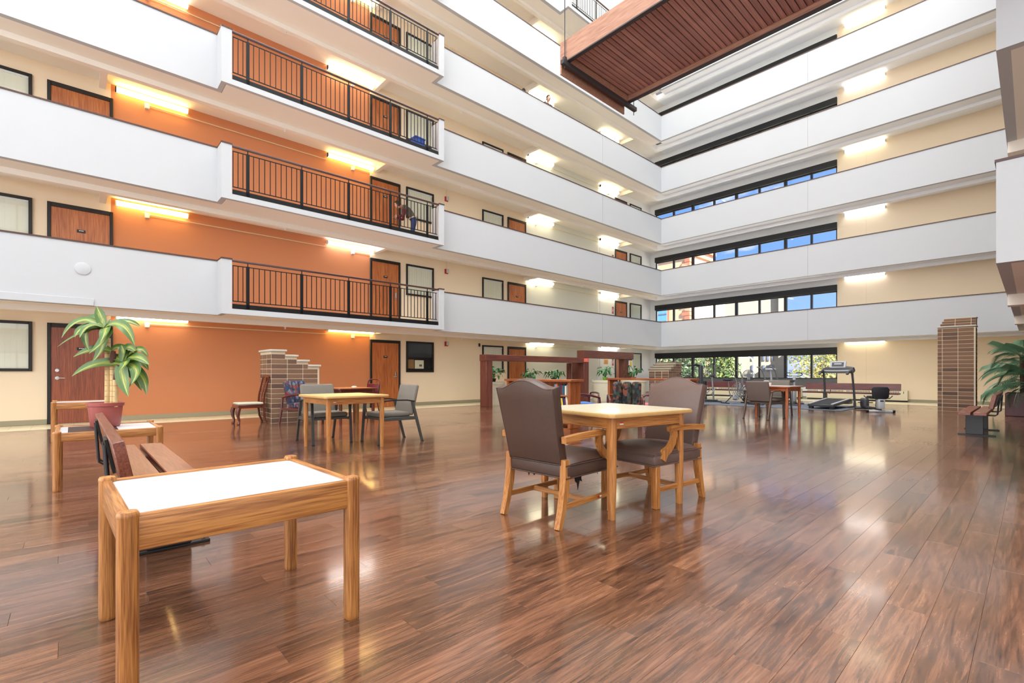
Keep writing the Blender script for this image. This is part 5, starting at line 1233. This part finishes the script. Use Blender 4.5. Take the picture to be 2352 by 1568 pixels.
# baseboard heater along the end wall
CRM = M('cream_metal', (226, 216, 186), 0.45)
def heater(label, y0, y1):
    t = thing('baseboard_heater', label, 'heater', (XW - 0.02, y1, 0), -pi / 2)
    L_ = y1 - y0
    MB().prism([(-0.0, 0.06), (-0.20, 0.06), (-0.21, 0.10), (-0.21, 0.36), (-0.19, 0.42), (0.0, 0.42)], 'x', 0, L_).build('cabinet', CRM, t)
    me = MB().box(-0.008, 0.008, -0.214, -0.205, 0.31, 0.395).mesh('louvre', DARKF)
    n = int(L_ / 0.05)
    for i in range(n):
        if i % 18 in (8, 9): continue
        inst('louvre', me, t, (0.06 + i * (L_ - 0.12) / n, 0, 0))
    MB().box(0.02, L_ - 0.02, -0.16, 0, 0, 0.06).build('plinth', DARKF, t)
heater('long cream baseboard heater with slotted grille under the pale end wall', 3.12, 6.4)
heater('long cream baseboard heater with slotted grille under the end windows', 6.6, 10.6)
# blue crate on the fourth level balcony
BLU = M('blue_plastic', (44, 84, 170), 0.45)
t = thing('storage_crate', 'blue plastic crate on the fourth-floor balcony behind the railing', 'crate', (7.42, 12.15, 3 * H), 0.1)
MB().box(-0.16, 0.16, -0.12, 0.12, 0, 0.03).box(-0.16, 0.16, -0.12, -0.105, 0, 0.34).box(-0.16, 0.16, 0.105, 0.12, 0, 0.34).box(-0.16, -0.145, -0.12, 0.12, 0, 0.34).box(0.145, 0.16, -0.12, 0.12, 0, 0.34).build('crate_body', BLU, t)
MB().box(-0.175, 0.175, -0.135, -0.118, 0.31, 0.345).box(-0.175, 0.175, 0.118, 0.135, 0.31, 0.345).box(-0.175, -0.158, -0.135, 0.135, 0.31, 0.345).box(0.158, 0.175, -0.135, 0.135, 0.31, 0.345).build('rim', BLU, t)

# ------------------------------------------------------------------ people
SKIN = M('skin', (196, 142, 116), 0.55); SKINL = M('skin_light', (222, 176, 152), 0.55)
def figure(name, label, nodes, edges, root, mats, loc, rz, skin, hair, head_dir, head_c, clothing_hair='short'):
    """one continuous skin-modifier body; nodes: name -> (x,y,z,rx,ry); mats: node -> material"""
    names = list(nodes); idx = {n: i for i, n in enumerate(names)}
    me = bpy.data.meshes.new(name); me.from_pydata([nodes[n][:3] for n in names], [(idx[a], idx[b]) for a, b in edges], [])
    tmp = bpy.data.objects.new(name + '_rig', me); COL.objects.link(tmp)
    md = tmp.modifiers.new('s', 'SKIN'); md.use_smooth_shade = True; md.branch_smoothing = 0.6
    for i, n in enumerate(names):
        v = me.skin_vertices[0].data[i]; v.radius = (nodes[n][3], nodes[n][4]); v.use_root = (n == root)
    sb = tmp.modifiers.new('u', 'SUBSURF'); sb.levels = 2; sb.render_levels = 2
    dg = bpy.context.evaluated_depsgraph_get(); dg.update()
    em = bpy.data.meshes.new_from_object(tmp.evaluated_get(dg)); em.name = name
    bpy.data.objects.remove(tmp)
    ml = []; 
    for m in mats.values():
        if m not in ml: ml.append(m)
    em.materials.clear()
    for m in ml: em.materials.append(m)
    segs = [(Vector(nodes[a][:3]), Vector(nodes[b][:3]), mats.get(b, mats.get(a)), mats.get(a)) for a, b in edges]
    for p in em.polygons:
        c = p.center; best = None
        for a, b, mb_, ma in segs:
            ab = b - a; u = max(0, min(1, (c - a).dot(ab) / max(1e-9, ab.length_squared))); d = (c - (a + ab * u)).length
            if best is None or d < best[0]: best = (d, mb_ if u > 0.35 else ma)
        p.material_index = ml.index(best[1]); p.use_smooth = True
    o = bpy.data.objects.new(name, em); COL.objects.link(o); o.location = loc; o.rotation_euler = (0, 0, rz); tag(o, label, 'person')
    # head details as children: face features and hair, oriented by head_dir
    q = Vector(head_dir).to_track_quat('X', 'Z').to_matrix().to_4x4(); hm = Matrix.Translation(Vector(head_c)) @ q
    f = MB()
    f.sphere((0.0, 0, 0), 0.092, 0.98, 0.80, 1.22, 16, 12)
    f.loft([[(0.083, -0.010, 0.018), (0.083, 0.010, 0.018), (0.078, 0.0, 0.03)], [(0.108, -0.015, -0.022), (0.108, 0.015, -0.022), (0.112, 0, -0.012)], [(0.085, -0.014, -0.03), (0.085, 0.014, -0.03), (0.09, 0, -0.028)]])
    for s in (-1, 1): f.sphere((-0.005, s * 0.075, -0.005), 0.022, 0.8, 0.4, 1.3, 8, 6)
    f.xf(hm).build('face', skin, o)
    e = MB()
    for s in (-1, 1): e.sphere((0.078, s * 0.03, 0.012), 0.010, 0.6, 1, 0.7, 8, 6)
    e.xf(hm).build('eyes', DARKF, o)
    MB().sphere((0.080, 0, -0.052), 0.018, 0.5, 1.1, 0.35, 10, 6).xf(hm).build('mouth', M('lips_' + name + str(len(label)), (160, 84, 78), 0.5), o)
    h = MB(); h.sphere((-0.018, 0, 0.022), 0.101, 0.98, 0.84, 1.12, 16, 12)
    if clothing_hair == 'bun': h.sphere((-0.09, 0, 0.05), 0.05)
    if clothing_hair == 'long': h.loft([[(-0.06 + 0.05 * cos(a), 0.075 * sin(a), z) for a in [k * pi / 4 for k in range(8)]] for z in (0.05, -0.06, -0.13)])
    hb = h.bm
    hb.transform(Matrix.Identity(4))
    for v in hb.verts:
        if v.co.x > 0.045 and v.co.z < 0.06: v.co.x = 0.045 - (0.06 - v.co.z) * 0.25
    h.xf(hm).build('hair', hair, o)
    return o
HAIRD = M('dark_brown_hair', (38, 26, 22), 0.6); HAIRB = M('black_hair', (20, 18, 18), 0.6)
JEANS = M('blue_denim', (40, 52, 96), 0.85); VEST = M('grey_brown_vest', (82, 74, 66), 0.85, var=0.15, vscale=25); MAROON = M('maroon_sleeve', (98, 26, 36), 0.85); BELT = M('pale_shirt_hem', (206, 186, 160), 0.8); SHOE = M('dark_shoe', (34, 30, 30), 0.7)
DKTOP = M('dark_top', (44, 36, 38), 0.85); DKPANT = M('dark_trousers', (40, 40, 46), 0.85); BLKTOP = M('charcoal_top', (40, 42, 48), 0.85)
def hand_nodes(nd, ed, mt, side, wrist, direction, curl, skin):
    """palm and five separate fingers with bends, rooted inside the palm"""
    d = Vector(direction).normalized(); up = Vector((0, 0, 1)); lat = d.cross(up).normalized(); dn = Vector(curl).normalized()
    w = Vector(nd[wrist][:3]); p = w + d * 0.05
    nd['palm' + side] = (*p, 0.028, 0.016); ed.append((wrist, 'palm' + side)); mt['palm' + side] = skin
    for i, (o, l) in enumerate(((-0.030, 0.062), (-0.010, 0.075), (0.010, 0.070), (0.028, 0.055))):
        a = p + d * 0.03 + lat * o; b = a + d * l * 0.45 + dn * l * 0.12; c = b + d * l * 0.2 + dn * l * 0.45
        for nm, v, r in (('a', a, 0.0095), ('b', b, 0.0088), ('c', c, 0.008)): nd['f%d%s%s' % (i, nm, side)] = (*v, r, r); mt['f%d%s%s' % (i, nm, side)] = skin
        ed += [('palm' + side, 'f%da%s' % (i, side)), ('f%da%s' % (i, side), 'f%db%s' % (i, side)), ('f%db%s' % (i, side), 'f%dc%s' % (i, side))]
    a = p - lat * 0.034; b = a + d * 0.03 - lat * 0.012 + dn * 0.02
    nd['t1' + side] = (*a, 0.011, 0.011); nd['t2' + side] = (*b, 0.009, 0.009); mt['t1' + side] = mt['t2' + side] = skin
    ed += [('palm' + side, 't1' + side), ('t1' + side, 't2' + side)]
# the stooping person at the third-floor door (local +x is where they face)
nd = {'pelvis': (0, 0, 0.86, .13, .15), 'waist': (0.05, 0, 0.98, .115, .14), 'chest': (0.21, 0, 1.14, .13, .165), 'upper': (0.31, 0, 1.21, .105, .15), 'neck': (0.40, 0, 1.25, .05, .05), 'skull': (0.48, 0, 1.25, .06, .06),
      'hipL': (0.0, .09, 0.80, .095, .095), 'kneeL': (0.07, .10, 0.46, .068, .068), 'ankL': (-0.02, .11, 0.09, .045, .045), 'toeL': (0.13, .12, 0.035, .04, .03),
      'hipR': (0.0, -.09, 0.80, .095, .095), 'kneeR': (0.03, -.10, 0.46, .068, .068), 'ankR': (-0.10, -.11, 0.09, .045, .045), 'toeR': (0.05, -.12, 0.035, .04, .03),
      'shL': (0.30, .19, 1.18, .062, .062), 'elL': (0.34, .23, 0.90, .048, .048), 'wrL': (0.52, .17, 0.86, .034, .034),
      'shR': (0.30, -.19, 1.18, .062, .062), 'elR': (0.30, -.24, 0.90, .048, .048), 'wrR': (0.50, -.16, 0.92, .034, .034)}
ed = [('pelvis', 'waist'), ('waist', 'chest'), ('chest', 'upper'), ('upper', 'neck'), ('neck', 'skull')] + [e for s in 'LR' for e in (('pelvis', 'hip' + s), ('hip' + s, 'knee' + s), ('knee' + s, 'ank' + s), ('ank' + s, 'toe' + s), ('upper', 'sh' + s), ('sh' + s, 'el' + s), ('el' + s, 'wr' + s))]
mt = {'pelvis': JEANS, 'waist': VEST, 'chest': VEST, 'upper': VEST, 'neck': SKIN, 'skull': SKIN}
for s in 'LR': mt.update({'hip' + s: JEANS, 'knee' + s: JEANS, 'ank' + s: JEANS, 'toe' + s: SHOE, 'sh' + s: VEST, 'el' + s: MAROON, 'wr' + s: MAROON})
hand_nodes(nd, ed, mt, 'L', 'wrL', (1, -0.2, 0.1), (0.2, 0, -1), SKIN); hand_nodes(nd, ed, mt, 'R', 'wrR', (1, 0.1, 0.1), (0.2, 0, -1), SKIN)
figure('person', 'person in grey vest, maroon sleeves and jeans stooping at the third-floor door', nd, ed, 'pelvis', mt, (7.93, 13.22, 2 * H), radians(158), SKIN, HAIRD, (0.9, 0, -0.25), (0.52, 0, 1.27))
MB().tube([(0.015 + 0.132 * cos(a), 0.152 * sin(a), 0.92 - 0.04 * cos(a)) for a in [k * pi / 10 for k in range(21)]], 0.018, 8).build('shirt_hem', BELT, [o for o in COL.objects if o.name == 'person'][0])
def standing(label, loc, rz, top, pants, skin, hair, hstyle, lean, arms_on, scale=1.0):
    nd = {'pelvis': (0, 0, 0.92, .12, .14), 'waist': (0.02 + lean * .2, 0, 1.06, .10, .125), 'chest': (0.03 + lean * .5, 0, 1.24, .11, .15), 'upper': (0.03 + lean * .8, 0, 1.36, .09, .14), 'neck': (0.05 + lean, 0, 1.45, .047, .047), 'skull': (0.08 + lean, 0, 1.54, .055, .055)}
    for s, k in (('L', 1), ('R', -1)):
        nd.update({'hip' + s: (0, k * .09, 0.86, .09, .09), 'knee' + s: (0.02, k * .10, 0.48, .065, .065), 'ank' + s: (-0.02, k * .10, 0.08, .045, .045), 'toe' + s: (0.12, k * .11, 0.035, .04, .03), 'sh' + s: (0.03 + lean * .8, k * .175, 1.36, .055, .055)})
        if arms_on: nd.update({'el' + s: (0.20 + lean, k * .24, 1.13, .044, .044), 'wr' + s: (0.36 + lean * .5, k * .10, 1.10, .031, .031)})
        else: nd.update({'el' + s: (0.0, k * .23, 1.08, .044, .044), 'wr' + s: (0.08, k * .22, 0.84, .031, .031)})
    ed = [('pelvis', 'waist'), ('waist', 'chest'), ('chest', 'upper'), ('upper', 'neck'), ('neck', 'skull')] + [e for s in 'LR' for e in (('pelvis', 'hip' + s), ('hip' + s, 'knee' + s), ('knee' + s, 'ank' + s), ('ank' + s, 'toe' + s), ('upper', 'sh' + s), ('sh' + s, 'el' + s), ('el' + s, 'wr' + s))]
    mt = {'pelvis': pants, 'waist': top, 'chest': top, 'upper': top, 'neck': skin, 'skull': skin}
    for s in 'LR': mt.update({'hip' + s: pants, 'knee' + s: pants, 'ank' + s: pants, 'toe' + s: SHOE, 'sh' + s: top, 'el' + s: top, 'wr' + s: skin})
    for s, k in (('L', -1), ('R', 1)): hand_nodes(nd, ed, mt, s, 'wr' + s, (0.5, k * 0.8, 0) if arms_on else (0.2, 0, -0.9), (0.3, 0, -1) if arms_on else (1, 0, -0.2), skin)
    return figure('person', label, nd, ed, 'pelvis', mt, loc, rz, skin, hair, (1, 0, -0.12), (0.10 + lean, 0, 1.56))
standing('person with dark hair in a dark top looking over the fifth-floor parapet', (13.52, 12.78, 4 * H), radians(-100), DKTOP, DKPANT, SKINL, HAIRD, 'bun', 0.06, True)
standing('dark-haired person half hidden behind the fifth-floor parapet', (12.42, 12.85, 4 * H), radians(60), BLKTOP, DKPANT, SKIN, HAIRB, 'short', 0.05, False)

# ------------------------------------------------------------------ the street beyond the end windows
GRASS = M('street_ground', (228, 226, 218), 0.9, var=0.2, vscale=0.3)
struct(MB().box(XW + 0.4, 140, -60, 140, -0.8, -0.5).build('ground', GRASS))
OBR = M('outside_tan_brick', (176, 146, 122), 0.85, var=0.10, vscale=3); OBQ = M('outside_red_quoin', (150, 94, 76), 0.85); OWH = M('outside_pale_render', (250, 244, 226), 0.8)
OGR = M('outside_grey_concrete', (120, 118, 112), 0.85, var=0.06, vscale=1); OBL = M('outside_slate_panels', (104, 116, 142), 0.6, var=0.1, vscale=1.0); ROOFT = M('outside_roof_tile', (170, 110, 84), 0.8)
WDARK = M('outside_window_dark', (70, 82, 110), 0.3)
def rayx(px, X):
    a = radians(47.46); u = (px - 1176) / 1099.0; dx = cos(a) + u * sin(a); dy = sin(a) - u * cos(a)
    return X / dx * dy
def rx_(px):
    a = radians(47.46); return cos(a) + (px - 1176) / 1099.0 * sin(a)
def rayz(px, py, X):
    a = radians(47.46); u = (px - 1176) / 1099.0; return CAMZ + X / (cos(a) + u * sin(a)) * (858 - py) / 1099.0
# tan brick building with red quoins (nearest the corner)
XA = 55.0
y1, y0 = rayx(1500, XA), rayx(1583, XA); zt = rayz(1545, 548, XA)
b = thing('brick_building', 'tan brick building with red quoins and cornice seen at the window corner', 'building', (XA, (y0 + y1) / 2, -0.5)); o0 = (y0 + y1) / 2
MB().box(0, 6.3, y0 - o0, y1 - o0 + 6, 0, zt).build('wall', OBR, b)
MB().box(-0.35, 6.5, y0 - o0 - 0.35, y1 - o0 + 6, zt - 1.1, zt - 0.7).box(-0.25, 6.45, y0 - o0 - 0.25, y1 - o0 + 6, zt - 1.9, zt - 1.7).build('cornice', OBQ, b)
MB().box(-0.5, 6.6, y0 - o0 - 0.5, y1 - o0 + 6, zt - 0.2, zt + 0.1).build('roof', ROOFT, b)
me = MB().box(-0.12, 0.9, 0, 1.1, 0, 0.45, bev=0.03).mesh('quoin', OBQ); me2 = MB().box(-0.12, 0.9, 0, 0.7, 0, 0.45, bev=0.03).mesh('quoin', OBQ)
for i in range(int((zt - 2.2) / 0.5)): inst('quoin', me if i % 2 else me2, b, (0, y0 - o0 - 0.12, 0.1 + i * 0.5))
wy = rayx(1512, XA) - o0
fr = MB().prism([(wy + 1.6 * cos(a), 10.2 + 1.6 * sin(a)) for a in [k * pi / 12 for k in range(13)]] + [(wy - 1.6, 6.5), (wy + 1.6, 6.5)], 'x', -0.15, 0.1).build('arched_window', OBQ, b)
MB().prism([(wy + 1.3 * cos(a), 10.2 + 1.3 * sin(a)) for a in [k * pi / 12 for k in range(13)]] + [(wy - 1.3, 6.7), (wy + 1.3, 6.7)], 'x', -0.2, -0.14).build('pane', M('outside_blue_glass', (80, 130, 190), 0.2), fr)
for i in range(4): MB().box(-0.25, -0.2, wy - 1.3, wy + 1.3, 7.2 + i * 0.9, 7.3 + i * 0.9).build('glazing_bar', SILLG, fr)
# bright gabled building
XB2 = 63.0
y1, y0 = rayx(1592, XB2), rayx(1676, XB2); zt = rayz(1612, 583, XB2); zr = rayz(1672, 612, XB2)
b = thing('gabled_building', 'sunlit pale building with a sloping tiled roof edge', 'building', (XB2, (y0 + y1) / 2, -0.5)); o0 = (y0 + y1) / 2
MB().prism([(y0 - o0, 0), (y1 - o0 + 3, 0), (y1 - o0 + 3, zt - 0.3), (rayx(1610, XB2) - o0, zt), (y0 - o0 - 3, zr - 1.5), (y0 - o0 - 3, 0)], 'x', 0, 10).build('wall', OWH, b)
MB().bar([(-0.3, rayx(1610, XB2) - o0, zt + 0.2), (-0.3, y0 - o0 - 3.2, zr - 1.3)], 0.35, 0.4, (1, 0, 0)).build('roof_edge', ROOFT, b)
for i in range(3): f = MB().box(-0.12, 0.1, -3.4 + i * 2.6, -2.2 + i * 2.6, 4.0, 6.2).build('window', OGR, b); MB().box(-0.15, -0.12, -3.3 + i * 2.6, -2.3 + i * 2.6, 4.1, 6.1).build('pane', WDARK, f)
# grey concrete building with slit windows; its flank lies along the line of sight
XC = 46.0
y0 = rayx(1806, XC); th = atan2(y0, XC); zt = rayz(1740, 668, XC)
def along(px):
    r_ = rayx(px, 1.0); return (XC * r_ - y0) / (cos(th) + r_ * sin(th))
wC = along(1668)
b = thing('concrete_building', 'grey concrete building with narrow slit windows beyond the street', 'building', (XC, y0, -0.5), th)
MB().box(0, 10, 0, wC, 0, zt + 0.5).build('wall', OGR, b)
MB().box(-0.4, 0.0, wC - 0.9, wC + 0.05, 0, zt + 0.5).build('pier', OGR, b)
MB().box(-0.4, 0.0, -0.05, 0.6, 0, zt + 0.5).build('pier', OGR, b)
for px in (1680, 1728, 1754, 1764, 1775):
    for py in (821, 846):
        yy = along(px); zz = CAMZ + (XC - yy * sin(th)) / rx_(px) * (858 - py) / 1099.0 + 0.5
        f = MB().box(-0.06, 0.02, yy - 0.09, yy + 0.09, zz - 0.30, zz + 0.30).build('window', SILLG, b)
        MB().box(-0.09, -0.06, yy - 0.07, yy + 0.07, zz - 0.27, zz + 0.27).build('pane', WDARK, f)
# slate blue block at the right
XD = 42.0
y1, y0 = rayx(1812, XD), rayx(1960, XD); zt = rayz(1840, 770, XD)
b = thing('slate_building', 'blue-grey panelled building behind the yellow-leaved tree', 'building', (XD, (y0 + y1) / 2, -0.5)); o0 = (y0 + y1) / 2
MB().box(0, 10, y0 - o0, y1 - o0, 0, zt).build('wall', OBL, b)
for i in range(6): MB().box(-0.08, 0, y0 - o0, y1 - o0, 0.8 + i * 0.95, 0.86 + i * 0.95).build('panel_joint', WDARK, b)
MB().box(-0.3, 10.2, y0 - o0 - 0.2, y1 - o0 + 0.2, zt - 0.1, zt + 0.15).build('roof', SILLG, b)
# trees
BARK = M('bark', (84, 66, 52), 0.9)
def tree(label, X, px, py, rx, rz_, n, cols, seed, ls=0.34):
    rnd = random.Random(seed); y = rayx(px, X); zc = rayz(px, py, X)
    t = thing('tree', label, 'tree', (X, y, -0.5), 0, 'street trees')
    MB().tube([(0, 0, 0), (0.05, 0.05, (zc + 0.5) * 0.5), (0, 0, zc + 0.5)], [0.18, 0.14, 0.06], 8).build('trunk', BARK, t)
    for j in range(5):
        a = j * 1.3; MB().tube([(0, 0, (zc + 0.5) * (0.35 + 0.1 * j)), (rx * 0.6 * cos(a), rx * 0.6 * sin(a), (zc + 0.5) * (0.5 + 0.12 * j))], [0.07, 0.02], 5).build('branch', BARK, t)
    for ci, c in enumerate(cols):
        mb = MB(); bm = mb.bm
        for i in range(n * 2):
            while True:
                p = Vector((rnd.uniform(-1, 1), rnd.uniform(-1, 1), rnd.uniform(-1, 1)))
                if 0.25 < p.length < 1 + 0.15 * rnd.random(): break
            p = Vector((p.x * rx, p.y * rx, p.z * rz_)) + Vector((0, 0, zc + 0.5))
            d = Vector((rnd.gauss(0, 1), rnd.gauss(0, 1), rnd.gauss(0, .6))).normalized(); s = d.cross(Vector((rnd.gauss(0, 1), rnd.gauss(0, 1), rnd.gauss(0, 1)))).normalized(); l = ls * rnd.uniform(.5, 0.95)
            bm.faces.new([bm.verts.new(p - d * l / 2), bm.verts.new(p + s * l * .3), bm.verts.new(p + d * l / 2), bm.verts.new(p - s * l * .3)])
        o = mb.build('foliage', c, t, smooth=False); o['kind'] = 'stuff'
LG1 = M('tree_leaf_green', (62, 88, 54), 0.6, var=0.3, vscale=2); LG2 = M('tree_leaf_dark', (44, 66, 48), 0.6, var=0.3, vscale=2); LY = M('tree_leaf_yellow', (156, 146, 82), 0.6, var=0.25, vscale=2); LYG = M('tree_leaf_yellow_green', (108, 122, 64), 0.6, var=0.25, vscale=2); LO = M('tree_leaf_orange', (150, 118, 86), 0.6, var=0.25, vscale=2)
tree('dense green tree beyond the corner window', 34, 1540, 828, 2.6, 2.4, 750, (LG1, LG2), 1)
tree('broad green tree seen through the third window pane', 40, 1612, 836, 2.4, 2.3, 800, (LG1, LG2, LO), 2)
tree('round sunlit green tree left of the concrete building', 31, 1662, 850, 0.95, 1.3, 420, (LG1, LYG), 3, 0.28)
tree('yellow-leaved tree before the slate building', 35, 1886, 824, 1.75, 1.9, 330, (LY, LYG), 4, 0.30)
tree('green and yellow tree at the right end of the windows', 30, 1928, 836, 1.3, 1.5, 330, (LYG, LY), 5, 0.28)
# street lamp
y = rayx(1731, 38); zt = rayz(1727, 818, 38)
t = thing('street_lamp', 'pale street lamp post with a curved arm outside the window', 'street lamp', (38, y, -0.5))
MB().tube([(0, 0, 0), (0, 0, zt), (0, 0.15, zt + 0.35), (0, 0.45, zt + 0.5), (0, 0.9, zt + 0.5)], [0.09, 0.07, 0.06, 0.05, 0.05], 8).build('pole', SILV, t)
MB().box(-0.12, 0.12, 0.8, 1.4, zt + 0.44, zt + 0.54, bev=0.03).build('lamp_head', SILV, t)
